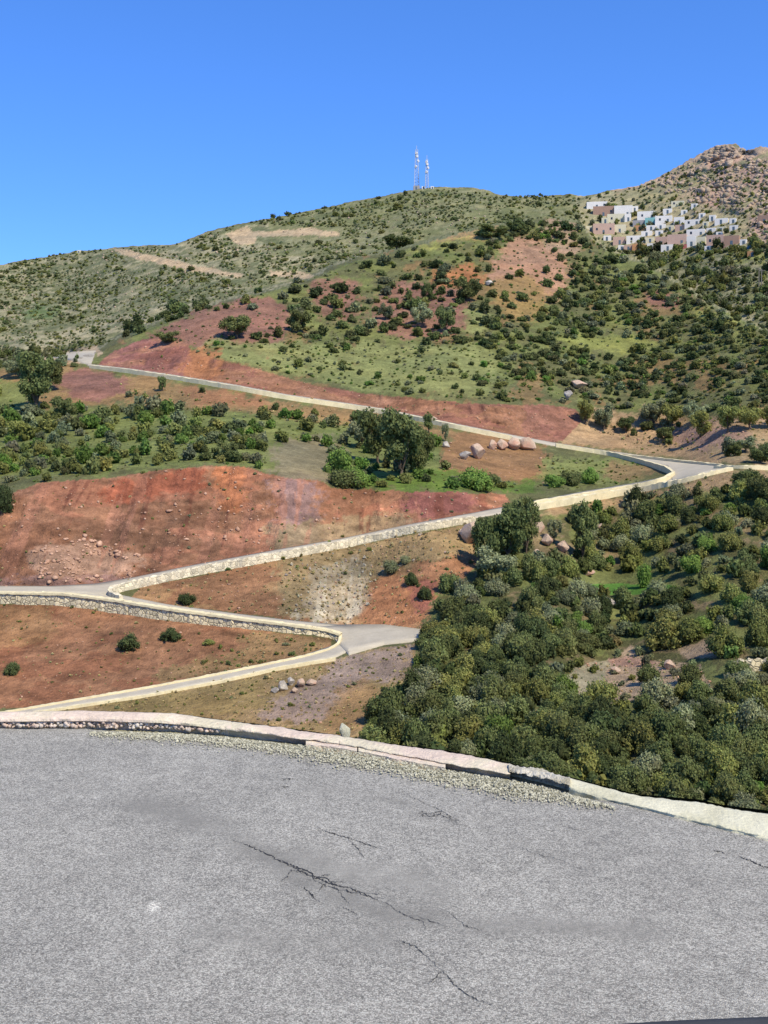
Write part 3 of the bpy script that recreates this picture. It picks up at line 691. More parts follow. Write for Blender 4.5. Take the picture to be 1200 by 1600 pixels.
# base of the road shoulder under verge and kerb
def shoulder():
    u = np.arange(-1100, 1560, 5.0)
    a = flat_pt(u, pl(ASPH, u) + 10, -.004); b = flat_pt(u, pl(KBASE, u) * .6 + pl(KB_T, u) * .4, -.004)
    b[:, 2] = -.030; a[:, 2] = -.012
    rows = [a * (1 - s) + b * s for s in np.linspace(0, 1, 14)]
    g = np.array(rows); g[1:-2, :, 2] += .009 * np.linspace(1, 0, g.shape[0] - 3)[:, None] + .006 * fbm(g[1:-2, :, 0] * 9, g[1:-2, :, 1] * 9, 3, 4)
    idx = np.arange(g.shape[0] * g.shape[1]).reshape(g.shape[:2])
    q = np.stack([idx[:-1, :-1], idx[:-1, 1:], idx[1:, 1:], idx[1:, :-1]], -1).reshape(-1, 4)
    tag(link('road_verge', np_mesh('road_verge', g.reshape(-1, 3), quads=q, smooth=True), M['verge']), kind='structure')
shoulder()

def ico(sub=1):
    bm = bmesh.new(); bmesh.ops.create_icosphere(bm, subdivisions=sub, radius=1)
    v = np.array([x.co[:] for x in bm.verts]); f = np.array([[y.index for y in x.verts] for x in bm.faces]); bm.free(); return v, f
ICO1, ICO2, ICO3 = ico(1), ico(2), ico(3)

def stones(pts, sizes, seed, base=ICO1, squash=.6, sink=.25):
    rg = np.random.default_rng(seed); v0, f0 = base; VV, FF = [], []
    for i, (p, s) in enumerate(zip(pts, sizes)):
        v = v0 * (1 + rg.normal(0, .16, (len(v0), 1))) * rg.uniform(.7, 1.3, 3) * np.array([1, 1, squash])
        a = rg.uniform(0, 6.28); c, q = math.cos(a), math.sin(a)
        v = np.stack([v[:, 0] * c - v[:, 1] * q, v[:, 0] * q + v[:, 1] * c, v[:, 2]], -1) * s
        v[:, 2] += s * squash * (1 - sink * 2)
        VV.append(v + p); FF.append(f0 + i * len(v0))
    return np.concatenate(VV), np.concatenate(FF)

KTOPF = [(-1100, 1112), (0, 1120), (140, 1118), (250, 1121), (300, 1127), (340, 1134), (400, 1141), (480, 1153), (540, 1161), (620, 1177), (690, 1189), (760, 1202), (800, 1209), (850, 1218), (890, 1229), (950, 1247), (1020, 1263), (1100, 1284), (1200, 1307), (1560, 1388)]

def kerb(name, label, u0, u1, mat, under=0.0, rnd=.008, seed=0, ragged=0, parent=None, lift=0.0, step=3.0, ncut=None):
    u = np.arange(u0, u1 + .1, step); n = len(u)
    a = flat_pt(u, pl(KBASE, u)); y = a[:, 1]
    h = np.maximum((pl(KBASE, u) - pl(KTOPF, u)) * y / F, .018) + lift
    zt = h; yb = (H - zt) * F / (pl(KB_T, u) - VH)
    xb = (u - UC) / F * yb
    A = a.copy(); C_ = np.stack([xb, yb, zt], -1)
    d = C_ - A; d[:, 2] = 0
    wv = np.linalg.norm(d, axis=1)[:, None]; dn = d / wv
    rg = np.random.default_rng(seed)
    prof = [(-.03, -.25), (under, -.05), (under * .95, .30), (under * .4, .44), (.0, .56), (.004, .74), (.016, .90), (.040, .985)]
    if ragged: prof = [(-.03, -.25), (under, -.05), (under * .95, .52), (under * .35, .66), (.0, .76), (.004, .84), (.016, .92), (.040, .985)]
    sec = []
    nn = lambda k: fbm(u / 14 + k * 7.7, u * 0 + k + seed, 3, 4, .6)
    for k, (off, fz) in enumerate(prof):
        p = A + dn * off; p[:, 2] = np.where(fz < 0, fz, fz * zt)
        p[:, :2] += dn[:, :2] * (rnd * nn(k))[:, None]
        if ragged: p[:, :2] += dn[:, :2] * (ragged * np.abs(fbm(u / 9 + k * 3, u * 0 + k, 7, 5, .7)) * (1.3 - fz * .5))[:, None]; p[:, 2] += ragged * .25 * nn(k + 20) * (fz > .1)
        sec.append(p)
    for s, dz in ((.55, .006), (.86, .0), (.97, -.010), (1.02, -.03), (1.10, -.28)):
        p = A + d * s; p[:, 2] = zt + dz + rnd * .4 * nn(30 + s); p[:, :2] += dn[:, :2] * (rnd * nn(40 + s))[:, None] * (s > .8)
        if dz < -.2: p[:, 2] = -.3
        sec.append(p)
    v, f, caps = loft(np.array(sec).transpose(1, 0, 2))
    c = Vector([float(q) for q in a[n // 2]])
    me = poly_mesh(name, v - np.array(c), list(f) + caps, smooth=not ragged)
    if parent is not None: return link(name, poly_mesh(name, v - np.array(parent.location), list(f) + caps), mat, parent)
    return tag(link(name, me, mat, loc=c), label, 'kerb')

def stone_kerb():
    c = flat_pt(np.array(170.), 1137); root = tag(empty('stone_kerb', Vector([float(q) for q in c])), 'kerb of dark pitted rubble with smooth pale coping, at the left end of the asphalt', 'kerb')
    kerb('coping', None, -1100, 361, M['concrete_pink'], under=.045, rnd=.006, seed=3, parent=root)
    rg = np.random.default_rng(9); pts, sz = [], []
    for _ in range(1100):
        u = rg.uniform(-420, 345); hgt = rg.random()
        tap = min(1, (352 - u) / 60)
        v = pl(KBASE, u); a = flat_pt(np.array(u), v); hz = max((pl(KBASE, u) - pl(KTOPF, u)) * a[1] / F, .03)
        s = rg.uniform(.006, .016)
        pts.append([a[0] + rg.normal(0, .004), a[1] + .035 + rg.uniform(-.012, .012) - (1 - hgt) * .02, hz * hgt * .72]); sz.append(s)
    v, f = stones(np.array(pts), np.array(sz), 4, ICO1, .9, .5)
    link('rubble', np_mesh('rubble', v - np.array(root.location), tris=f), M['rubble'], root)
stone_kerb()
kerb('kerb_block', 'worn pinkish concrete kerb with a dark gap beneath, next to the rubble kerb', 352, 536, M['concrete_pink'], under=.05, rnd=.020, seed=11)
kerb('kerb_block', 'long rounded pinkish concrete kerb ending at a break by the shrubs', 530, 799, M['concrete_pink'], under=.05, rnd=.020, seed=12)
kerb('broken_kerb', 'shattered piece of pale concrete kerb with a dark hollow underneath', 795, 892, M['mortar'], under=.16, rnd=.02, seed=13, ragged=.045, lift=.014, step=1.2)
kerb('kerb_apron', 'smooth wide cream concrete apron beside the asphalt at the right', 889, 1560, M['concrete_cream'], under=.0, rnd=.012, seed=14)
# thin slab lying in front of the kerb
def slab(u0, u1, label, seed):
    u = np.arange(u0, u1 + 1, 4.0); a = flat_pt(u, pl(KBASE, u) + 5.0 + 1.2 * fbm(u / 12, u * 0 + seed, 1, 3), .0); b = flat_pt(u, pl(KBASE, u) - 4, .0)
    sec = []
    for p, z in ((a, -.03), (a, .016), (b, .020), (b, -.03)):
        q = p.copy(); q[:, 2] = (z * .5 if z > 0 else z) + .002 * fbm(u / 9, u * 0 + seed, 5, 3); sec.append(q)
    v, f, caps = loft(np.array(sec).transpose(1, 0, 2)); c = np.array(a[len(a) // 2])
    tag(link('kerb_slab', poly_mesh('kerb_slab', v - c, list(f) + caps), M['concrete_pink'], loc=Vector([float(q) for q in c])), label, 'slab')
slab(478, 558, 'short thin pink concrete slab in front of the kerb joint', 1)
slab(560, 698, 'long thin pink concrete slab lying along the foot of the rounded kerb', 2)
# marker stone behind the kerb
def boulder_mesh(name, seed, sub=ICO3, rough=.22, sq=.75):
    rg = np.random.default_rng(seed); bm = bmesh.new()
    for _ in range(17):
        d = rg.normal(size=3); d /= np.linalg.norm(d); d *= rg.uniform(.82, 1.08) * np.array([1, .82, sq])
        bm.verts.new(d)
    res = bmesh.ops.convex_hull(bm, input=bm.verts)
    bmesh.ops.delete(bm, geom=[x for x in bm.verts if not x.link_faces], context='VERTS')
    bmesh.ops.bevel(bm, geom=list(bm.edges), offset=.045, segments=1, affect='EDGES')
    bmesh.ops.recalc_face_normals(bm, faces=bm.faces)
    me = bpy.data.meshes.new(name); bm.to_mesh(me); bm.free(); return me
BM = [boulder_mesh('boulder', s) for s in range(6)]
def put_boulder(u, v, wpx, hpx, label, cat='boulder', group=None, mat='boulder', k=0, rot=None, name='boulder'):
    p = P(u, v); r = wpx * p[1] / F / 2; hz = hpx * p[1] / F / 2
    me = BM[k % 6].copy(); me.materials.clear(); me.materials.append(M[mat])
    o = link(name, me); o.location = (p[0], p[1], p[2] + hz * (.75 if 'bedded' not in label and 'low pale' not in label else .15)); o.scale = (r * 1.05, r * 1.05, hz * 1.35); o.rotation_euler = (random.uniform(-.15, .15), random.uniform(-.2, .2), random.uniform(0, 6.28) if rot is None else rot)
    return tag(o, label, cat, group)
ms = flat_pt(np.array(536.), 1156); o = link('marker_stone', BM[2].copy(), M['concrete_cream']); o.location = (ms[0], ms[1] + .22, -.03); o.scale = (.042, .04, .11)
tag(o, 'small pale upright stone standing just behind the kerb joint', 'stone')

# gravel on the verge (loose stones)
def gravel():
    rg = np.random.default_rng(21); pts, sz = [], []
    for _ in range(7500):
        u = rg.uniform(140, 960); a = pl(KBASE, u) + 7; b = pl(ASPH, u) + 4 + abs(rg.normal(0, 6))
        if b - a < 3: continue
        v = rg.uniform(a, b)
        p = flat_pt(np.array(u), v); pts.append([p[0], p[1], .006]); sz.append(rg.uniform(.002, .0068) * (1.7 if rg.random() < .05 else 1))
    v, f = stones(np.array(pts), np.array(sz), 8, ICO1, .7, .35)
    tag(link('gravel', np_mesh('gravel', v, tris=f), M['rubble_pale']), 'pale loose gravel spread between the kerb and the asphalt', 'gravel', kind='stuff')
M['rubble_pale'] = m_mottled('verge_stones', alb(206, 201, 172), 60, .45, .9, .3, .004, alb(160, 156, 130))
gravel()

# car ledge at the photographer's window
def ledge():
    n = 24; us = np.linspace(840, 1500, n); sec = []
    for i, u in enumerate(us):
        y = .80; x = (u - UC) / F * y; vt = np.interp(u, [840, 905, 960, 1060, 1200, 1500], [1640, 1623, 1617, 1611, 1605, 1596]); z = H + (y - .03) * (VH - vt) / F
        ring = []
        for k in range(10):
            a = k / 10 * 2 * math.pi; ring.append((x, y - .03 + .035 * math.cos(a), z - .02 + .02 * math.sin(a)))
        sec.append(ring)
    v, f, caps = loft(np.array(sec)); c = np.array([.3, .8, 1.5])
    root = tag(empty('parked_car', Vector(c)), 'dark grey door ledge of a car showing at the lower right edge of the asphalt', 'car')
    link('window_seal', poly_mesh('window_seal', v - c, list(f) + caps, True), M['rubber'], root)
    vs = []
    for x in (.113, 1.2):
        for (y, z) in ((.735, -.06), (.80, -.06), (.80, -.6), (.735, -.6)): vs.append((x - c[0], y - c[1], 1.5 + z - .02 - c[2] + 0.0))
    fc = [(0, 1, 2, 3), (7, 6, 5, 4), (0, 4, 5, 1), (1, 5, 6, 2), (2, 6, 7, 3), (3, 7, 4, 0)]
    link('door', poly_mesh('door', vs, fc), M['rubber'], root)
ledge()

# ------------------------------------------------------------------ boulders
bl = [
 (747, 716, 30, 24, 'large pale tilted boulder left of the boulder row below the top road', 'boulder', 1), (727, 718, 20, 16, 'rounded greyish boulder just left of the large tilted one', 'boulder_grey', 2),
 (697, 699, 16, 11, 'grey flat rock beside the big dark tree below the top road', 'boulder_grey', 0), (770, 702, 15, 16, 'narrow brown boulder at the left end of the boulder row', 'boulder', 3),
 (785, 703, 18, 19, 'upright orange brown boulder second from the left in the boulder row', 'boulder', 4), (803, 702, 22, 20, 'pink boulder in the middle of the boulder row', 'boulder', 5),
 (824, 703, 30, 21, 'large pink boulder at the right end of the boulder row', 'boulder', 0), (675, 660, 20, 10, 'low pink rock at the road edge left of the boulder row', 'boulder', 1),
 (738, 850, 44, 46, 'tall tan rock slab in the bank left of the tree clump at the middle road', 'boulder', 2), (722, 838, 16, 14, 'brown rock leaning on the tall tan slab', 'boulder', 3),
 (842, 832, 18, 22, 'pale pink rock right of the tree clump below the middle road', 'boulder', 4), (855, 852, 24, 22, 'pink square rock under the pale rock right of the tree clump', 'boulder', 5),
 (880, 862, 22, 20, 'broad pink rock lowest of the rocks right of the tree clump', 'boulder', 1), (862, 824, 16, 12, 'small white rock topmost right of the tree clump', 'boulder_grey', 2), (838, 868, 16, 12, 'small tan rock at the foot of the tree clump', 'boulder', 0),
 (940, 830, 22, 14, 'pink rock between shrubs below the upper right hairpin', 'boulder', 3), (920, 900, 20, 14, 'pale pink rock left of the green lawn patch', 'boulder', 4),
 (950, 945, 34, 14, 'long pale rock just below the green lawn patch', 'boulder_grey', 5),
 (442, 1079, 20, 18, 'pale grey rock at the left of the rock heap beside the dirt track', 'boulder_grey', 0), (455, 1070, 15, 14, 'white rock on top of the rock heap beside the dirt track', 'boulder_grey', 1),
 (470, 1073, 17, 16, 'tan rock in the middle of the heap beside the dirt track', 'boulder', 2), (486, 1070, 18, 11, 'orange rock at the right of the heap beside the dirt track', 'boulder', 3),
 (430, 1082, 14, 10, 'dark grey low rock at the left foot of the heap by the dirt track', 'boulder_grey', 4), (460, 1082, 14, 10, 'small tan rock in front of the heap by the dirt track', 'boulder', 5),
 (636, 1108, 20, 13, 'orange rock at the left edge of the thicket above the kerb', 'boulder', 2), (665, 1102, 26, 20, 'pale split rock in the thicket right of the orange rock', 'boulder_grey', 3), (722, 1076, 34, 17, 'wide pinkish rock half hidden in the thicket', 'boulder', 4), (650, 1114, 14, 12, 'white stone below the orange rock at the thicket edge', 'boulder_grey', 5),
 (1005, 1062, 16, 12, 'small grey rock beside the shrub in the bare clearing', 'boulder_grey', 0), (1046, 1045, 22, 16, 'pinkish rock at the top of the bare clearing', 'boulder', 1), (962, 1052, 20, 12, 'brown rock in the left half of the bare clearing', 'boulder', 2), (1085, 1064, 18, 10, 'flat pale rock at the right of the bare clearing', 'boulder_grey', 3),
 (1187, 1192, 18, 20, 'reddish rock among shrubs at the right edge above the concrete apron', 'boulder', 4), (1190, 1168, 18, 14, 'upper reddish rock among shrubs at the right edge', 'boulder', 5),
 (905, 606, 34, 14, 'pink rock outcrop in the scrub above the top road right end', 'boulder', 1), (888, 625, 16, 20, 'tall pale rock below the pink outcrop at the red cut end', 'boulder_grey', 2),
 (765, 446, 14, 10, 'white rock on the red shoulder of the hill', 'boulder_grey', 3),]
for i, (u, v, a, b, lab, mt, k) in enumerate(bl):
    if 'boulder' in lab and v < 730: a *= 1.1; b *= 1.1
    put_boulder(u, v, a, b, lab, mat=mt, k=k)

def loose():
    rg = np.random.default_rng(31); pts, sz = [], []
    for poly, n, smin, smax in ((RED2, 420, 1.5, 5.5), (RED1, 260, 1.2, 3.6), (BANK2, 260, 1.2, 3.6), (BANK1, 180, 1.5, 4.5), (BANK3, 120, 1.5, 4.5), (OPEN1, 90, 2, 6), ([(30, 880), (60, 855), (130, 835), (220, 868), (210, 905), (60, 912)], 150, 3, 11), ([(250, 790), (420, 780), (410, 850), (260, 860)], 40, 3, 8), ([(700, 690), (860, 705), (850, 755), (700, 745)], 60, 2, 5), ([(880, 660), (1200, 660), (1200, 725), (1000, 705)], 90, 1.5, 4)):
        p = np.array(poly); c = 0
        while c < n:
            u = rg.uniform(p[:, 0].min(), p[:, 0].max()); v = rg.uniform(p[:, 1].min(), p[:, 1].max())
            if inpoly(np.array(u), np.array(v), poly) and fbm(np.array(u / 40), np.array(v / 20), 4, 3) > -.12:
                q = P(u, v); pts.append(q); sz.append(rg.uniform(smin, smax) ** 1.0 * q[1] / F / 2 * (.6 + .8 * rg.random() ** 3)); c += 1
    v, f = stones(np.array(pts), np.array(sz), 12, ICO1, .7, .3)
    tag(link('loose_stones', np_mesh('loose_stones', v, tris=f), M['stones']), 'loose stones scattered over the red banks', 'stones', kind='stuff')
loose()

def crag_rocks():
    rg = np.random.default_rng(41); pts, sz = [], []
    polys = (([(1000, 292), (1060, 262), (1112, 232), (1150, 229), (1200, 236), (1215, 330), (1160, 330), (1080, 318)], 520, 2.5, 9, .02), ([(1098, 250), (1112, 230), (1150, 228), (1166, 240), (1140, 262)], 70, 6, 13, -1), ([(1075, 318), (1088, 292), (1160, 288), (1165, 318)], 110, 4, 12, -1), ([(1165, 300), (1170, 250), (1215, 250), (1215, 300)], 90, 4, 11, -1), ([(1165, 385), (1180, 330), (1215, 325), (1215, 385)], 50, 4, 10, -1), ([(900, 318), (960, 312), (1100, 322), (1160, 345), (1160, 395), (1000, 395)], 90, 2, 5, -1),
             ([(0, 430), (180, 392), (370, 356), (640, 300), (780, 306), (780, 345), (600, 390), (390, 450), (200, 515), (0, 560)], 420, 1.6, 4, .05))
    for poly, n, a, b, th in polys:
        p = np.array(poly); c = 0
        while c < n:
            u = rg.uniform(p[:, 0].min(), p[:, 0].max()); v = rg.uniform(p[:, 1].min(), p[:, 1].max())
            if v > np.interp(u, *np.array(SKY).T) + 3 and inpoly(np.array(u), np.array(v), poly) and fbm(np.array(u / 22), np.array(v / 13), 6, 3) > th:
                q = P(u, v); pts.append(q); sz.append((a + (b - a) * rg.random() ** 2) * q[1] / F / 2); c += 1
    v, f = stones(np.array(pts), np.array(sz), 17, ICO1, .85, .35)
    tag(link('crag_rocks', np_mesh('crag_rocks', v, tris=f), M['crag']), 'grey tan rocks strewn over the crag and the far mountain', 'rocks', kind='stuff')
M['crag'] = m_mottled('crag_stone', alb(190, 166, 140), .12, .25, .95, .6, .4, alb(168, 152, 126))
crag_rocks()

# ------------------------------------------------------------------ plants
KC = {'dark': alb(126, 135, 82), 'olive': alb(154, 157, 88), 'sage': alb(156, 162, 118), 'fresh': alb(128, 156, 76), 'deep': alb(98, 110, 68), 'straw': alb(218, 198, 142), 'dry': alb(246, 234, 206)}
def leaf_quads(c, nrm, size, rg):
    n = len(c); r = rg.normal(size=(n, 3)); a = np.cross(nrm, r); a /= np.linalg.norm(a, axis=1)[:, None] + 1e-9
    b = np.cross(nrm, a); l = (size * rg.uniform(.7, 1.3, n))[:, None]
    return np.stack([c + a * l, c + b * l * .62, c - a * l, c - b * l * .62], 1).reshape(-1, 3)

def bush_arrays(rg, nleaf, leaf, nl=7, hgt=1.5, core=ICO1):
    """unit bush: radius about 1, height hgt; returns verts, quads, tris, per-vertex brightness"""
    lum = []
    for i in range(nl):
        a = rg.uniform(0, 6.28); rr = math.sqrt(rg.random()) * .72; r = rg.uniform(.16, .46) * (1.25 - .5 * rr)
        z = rg.uniform(.25, 1.08) * (1 - .40 * rr) * hgt * .64
        lum.append((rr * math.cos(a), rr * math.sin(a), max(z, r * .5), r))
    lum.append((0, 0, hgt * .42, .55))
    lum = np.array(lum); w_ = lum[:, 3] ** 2; k = rg.choice(len(lum), nleaf, p=w_ / w_.sum())
    d = rg.normal(size=(nleaf, 3)); d[:, 2] += .25; d /= np.linalg.norm(d, axis=1)[:, None]
    rad = lum[k, 3] * rg.uniform(.72, 1.0, nleaf) * (1 + .38 * rg.random(nleaf) ** 4)
    c = lum[k, :3] + d * rad[:, None]; c[:, 2] = np.maximum(c[:, 2], .03)
    nr = d + rg.normal(0, .55, (nleaf, 3)); nr /= np.linalg.norm(nr, axis=1)[:, None]
    v = leaf_quads(c, nr, np.full(nleaf, leaf), rg); br = np.repeat(rg.uniform(.7, 1.35, nleaf), 4)
    q = np.arange(nleaf * 4).reshape(-1, 4)
    cv, cf, cb = [], [], []; base = len(v)
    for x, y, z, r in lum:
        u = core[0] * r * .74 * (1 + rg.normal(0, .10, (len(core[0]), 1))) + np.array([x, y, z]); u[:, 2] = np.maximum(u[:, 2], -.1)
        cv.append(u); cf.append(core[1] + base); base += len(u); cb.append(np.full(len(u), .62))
    return np.concatenate([v] + cv), q, np.concatenate(cf), np.concatenate([br] + cb)

BUSH = {}
for ki, kd in enumerate(KC):
    BUSH[kd] = []
    for j in range(6):
        rg = np.random.default_rng(100 + ki * 10 + j)
        v, q, tr, br = bush_arrays(rg, 2200, .060, 17, 1.45 if kd != 'sage' else 1.3)
        hue = 1 + rg.normal(0, .05, (len(br), 3))
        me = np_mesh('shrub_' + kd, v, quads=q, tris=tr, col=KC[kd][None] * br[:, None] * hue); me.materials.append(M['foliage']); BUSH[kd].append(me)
MIDB = [bush_arrays(np.random.default_rng(300 + j), 230, .15, 9, 1.35) for j in range(10)]
SMALLB = [bush_arrays(np.random.default_rng(400 + j), 46, .30, 3, 1.15, (ICO1[0], ICO1[1])) for j in range(8)]

SHR = []     # every shrub: u, v(foot), width px, aspect, kind, zone, label, group
def zone(name, poly, sp, smin, smax, kinds, keep=1.0, vs=.75, excl=(), asp=(.7, 1.15), seed=0, clump=None):
    rg = np.random.default_rng(1000 + seed); p = np.array(poly, float)
    u0, v0 = p.min(0); u1, v1 = p.max(0); ks = list(kinds); pr = np.array([kinds[k] for k in ks], float); pr /= pr.sum()
    v = v0
    row = 0
    while v < v1:
        for u in np.arange(u0 + (row % 2) * sp / 2, u1, sp):
            a, b = u + rg.uniform(-.5, .5) * sp, v + rg.uniform(-.5, .5) * sp * vs
            if rg.random() > keep or not inpoly(np.array(a), np.array(b), poly): continue
            if any(inpoly(np.array(a), np.array(b), e) for e in excl): continue
            if clump is not None and fbm(np.array(a / clump[0]), np.array(b / clump[0] * 1.8), seed % 9, 3) < clump[1]: continue
            ix = min(int(D(a, b) > 0), 1)
            SHR.append([a, b, smin + (smax - smin) * rg.random() ** 1.6, rg.uniform(*asp), ks[rg.choice(len(ks), p=pr)], name, None, None])
        v += sp * vs; row += 1
def one(u, v, wpx, kd, label, asp=.9, group=None): SHR.append([u, v, wpx * 1.0, asp, kd, None, label, group])

# dense thicket, by belts from the kerb up the slope
def cut(poly, lo, hi): return None
TH_A = [(575, 1175), (585, 1112), (605, 1082), (640, 1064), (760, 1090), (900, 1105), (1000, 1115), (1560, 1120), (1560, 1345), (1000, 1340), (800, 1260)]
TH_B = [(640, 1066), (655, 1000), (672, 965), (800, 970), (900, 985), (985, 1000), (905, 1038), (868, 1068), (915, 1108), (760, 1095)]
TH_C = [(672, 968), (700, 920), (745, 905), (800, 880), (900, 880), (905, 930), (1060, 932), (1060, 998), (985, 1002), (900, 988), (800, 974)]
TH_D = [(1055, 1010), (1060, 905), (1560, 890), (1560, 1030), (1140, 1030)]
TH_E = [(770, 870), (860, 850), (900, 800), (1000, 785), (1120, 772), (1160, 754), (1560, 750), (1560, 895), (1060, 908), (905, 908), (880, 885)]
TH_F = [(1100, 1075), (1150, 1050), (1560, 1035), (1560, 1125), (1010, 1118), (1010, 1100)]
dk = {'dark': 5, 'deep': 2.4, 'olive': 2.2, 'sage': 1.0, 'fresh': .12}
zone('A', TH_A, 25, 28, 70, dk, vs=.62, seed=1); zone('B', TH_B, 21, 24, 56, dk, vs=.62, seed=2)
zone('C', TH_C, 22, 21, 48, {'dark': 4, 'olive': 2.4, 'sage': 2, 'deep': 1, 'fresh': .5}, .9, vs=.62, seed=3, excl=(LAWN,))
zone('D', TH_D, 29, 24, 56, {'olive': 3, 'dark': 2.4, 'sage': 2, 'fresh': 1.2}, .8, vs=.6, seed=4, excl=(OPEN2,))
zone('E', TH_E, 24, 19, 46, {'dark': 3.4, 'olive': 2.6, 'sage': 2.4, 'deep': .6, 'fresh': .8}, .96, vs=.6, seed=5, excl=(LAWN, [(828, 815), (895, 815), (900, 885), (838, 890)]))
zone('F', TH_F, 25, 26, 54, {'dark': 3, 'olive': 1, 'sage': 2}, .9, vs=.6, seed=6)
zone('open', OPEN1, 26, 12, 24, {'sage': 3, 'olive': 1}, .5, seed=7)
# shelf above the big red cut
SH_L = [(-430, 668), (100, 640), (200, 632), (330, 645), (430, 655), (420, 690), (415, 735), (330, 722), (240, 728), (120, 745), (20, 762), (-430, 775)]
SH_R = [(430, 650), (560, 660), (690, 690), (700, 745), (810, 752), (810, 768), (640, 766), (520, 755), (520, 700), (430, 690)]
zone('shelf', SH_L, 17, 16, 36, {'fresh': 2.2, 'olive': 3, 'sage': 2.5, 'dark': 2.2}, .85, vs=.62, seed=8, clump=(60, -.5))
zone('shelfr', SH_R, 19, 16, 34, {'fresh': 3, 'olive': 2, 'dark': 2, 'sage': 1.5}, .7, vs=.6, seed=9, clump=(50, -.3))
zone('sparse', [(150, 600), (300, 610), (600, 655), (590, 672), (430, 655), (200, 632)], 20, 6, 16, {'olive': 2, 'sage': 1, 'dark': 1}, .45, seed=10)
zone('shelfl', [(-430, 600), (90, 620), (100, 650), (-430, 672)], 24, 14, 30, {'dark': 2, 'olive': 2, 'fresh': 1}, .55, seed=11)
# hill above the top road
HG = [(300, 550), (330, 530), (500, 530), (760, 530), (800, 580), (880, 600), (900, 632), (760, 626), (640, 616), (560, 606), (480, 592), (400, 572)]
zone('hillgrass', HG, 14, 8, 22, {'olive': 2.5, 'dark': 2.5, 'sage': 1, 'fresh': 1.5}, .62, vs=.65, seed=12, asp=(.5, .9), clump=(40, -.25))
HR = [(225, 530), (250, 505), (330, 482), (390, 458), (480, 438), (560, 404), (640, 388), (740, 375), (780, 470), (760, 540), (500, 535), (330, 540)]
zone('hillred', HR, 15, 11, 30, {'dark': 4, 'deep': 2, 'olive': 1, 'sage': 1.5}, .6, vs=.62, seed=13, asp=(.5, .9), clump=(48, -.12))
HD = [(740, 376), (800, 348), (900, 348), (930, 380), (1000, 414), (1080, 458), (1160, 504), (1560, 525), (1560, 655), (1040, 645), (920, 638), (880, 605), (800, 585), (755, 540), (775, 470)]
BARE = [(768, 402), (800, 374), (880, 385), (890, 430), (860, 490), (790, 498), (756, 440)]
zone('hilldark', HD, 10, 8, 24, {'dark': 5, 'deep': 2, 'olive': 2.4, 'sage': 2.6, 'fresh': .5}, .86, vs=.6, seed=14, asp=(.5, .9), excl=(BARE, [(860, 528), (1020, 532), (1040, 546), (900, 550)]), clump=(42, -.34))
zone('hillbare', BARE, 22, 12, 28, {'dark': 3, 'olive': 1}, .45, seed=15)
zone('terrace', [(900, 650), (1560, 655), (1560, 720), (1100, 712), (950, 690)], 26, 10, 24, {'sage': 2, 'olive': 2, 'dark': 1}, .35, seed=16)
zone('right', [(1100, 690), (1560, 680), (1560, 728), (1150, 722)], 24, 22, 40, {'sage': 2, 'dark': 2}, .6, seed=17)
for q, (pz, sp_) in enumerate(((SH_L, 8), (SH_R, 8), (HG, 7), (HR, 9), (HD, 9), ([(-430, 600), (90, 620), (100, 650), (-430, 672)], 9), ([(840, 712), (1030, 725), (1000, 752), (900, 765), (840, 765)], 8), ([(870, 645), (1560, 650), (1560, 730), (1000, 708)], 12))):
    zone('tuft', pz, sp_, 3, 8.5, {'olive': 3, 'fresh': 1.5, 'sage': 2, 'dark': 1}, .6, vs=.6, seed=60 + q, asp=(.45, .8), clump=(34, -.2))
for q, (pz, sp_, kk, aa, kp) in enumerate(((BANK1, 10, {'straw': 1}, (.5, 1), .45), (BANK3, 8, {'straw': 3, 'olive': 1}, (.5, 1), .55), ([(370, 985), (525, 996), (515, 1015), (470, 1028), (350, 1050), (230, 1070), (260, 1040), (380, 1015)], 8, {'straw': 3, 'olive': 1}, (.5, 1), .6), (BANK2, 14, {'straw': 1, 'olive': .4}, (.5, 1), .4),
    ([(835, 800), (1000, 770), (1130, 740), (1200, 740), (1120, 764), (940, 798)], 8, {'straw': 3, 'olive': 1}, (.5, 1), .5), ([(880, 650), (1560, 655), (1560, 728), (1000, 706)], 9, {'straw': 3, 'sage': 1}, (.5, 1), .5), ([(440, 870), (640, 832), (745, 816), (745, 870), (600, 890), (540, 975), (440, 965)], 8, {'straw': 3, 'dry': 1}, (.6, 1.3), .6),
    ([(455, 972), (480, 885), (580, 868), (590, 930), (550, 978)], 8, {'dry': 1}, (.6, 1.3), .45), ([(160, 598), (300, 612), (600, 655), (690, 676), (690, 690), (430, 655), (200, 632)], 8, {'straw': 2, 'olive': 1}, (.5, 1), .5), (RED2, 20, {'straw': 2, 'olive': 1}, (.5, 1), .3), (RED1, 16, {'straw': 2, 'olive': 1}, (.5, 1), .3), (OPEN1, 8, {'straw': 2, 'sage': 2}, (.5, 1), .5))):
    zone('straw', pz, sp_, 2.6, 7.5, kk, kp, vs=.7, seed=80 + q, asp=aa)
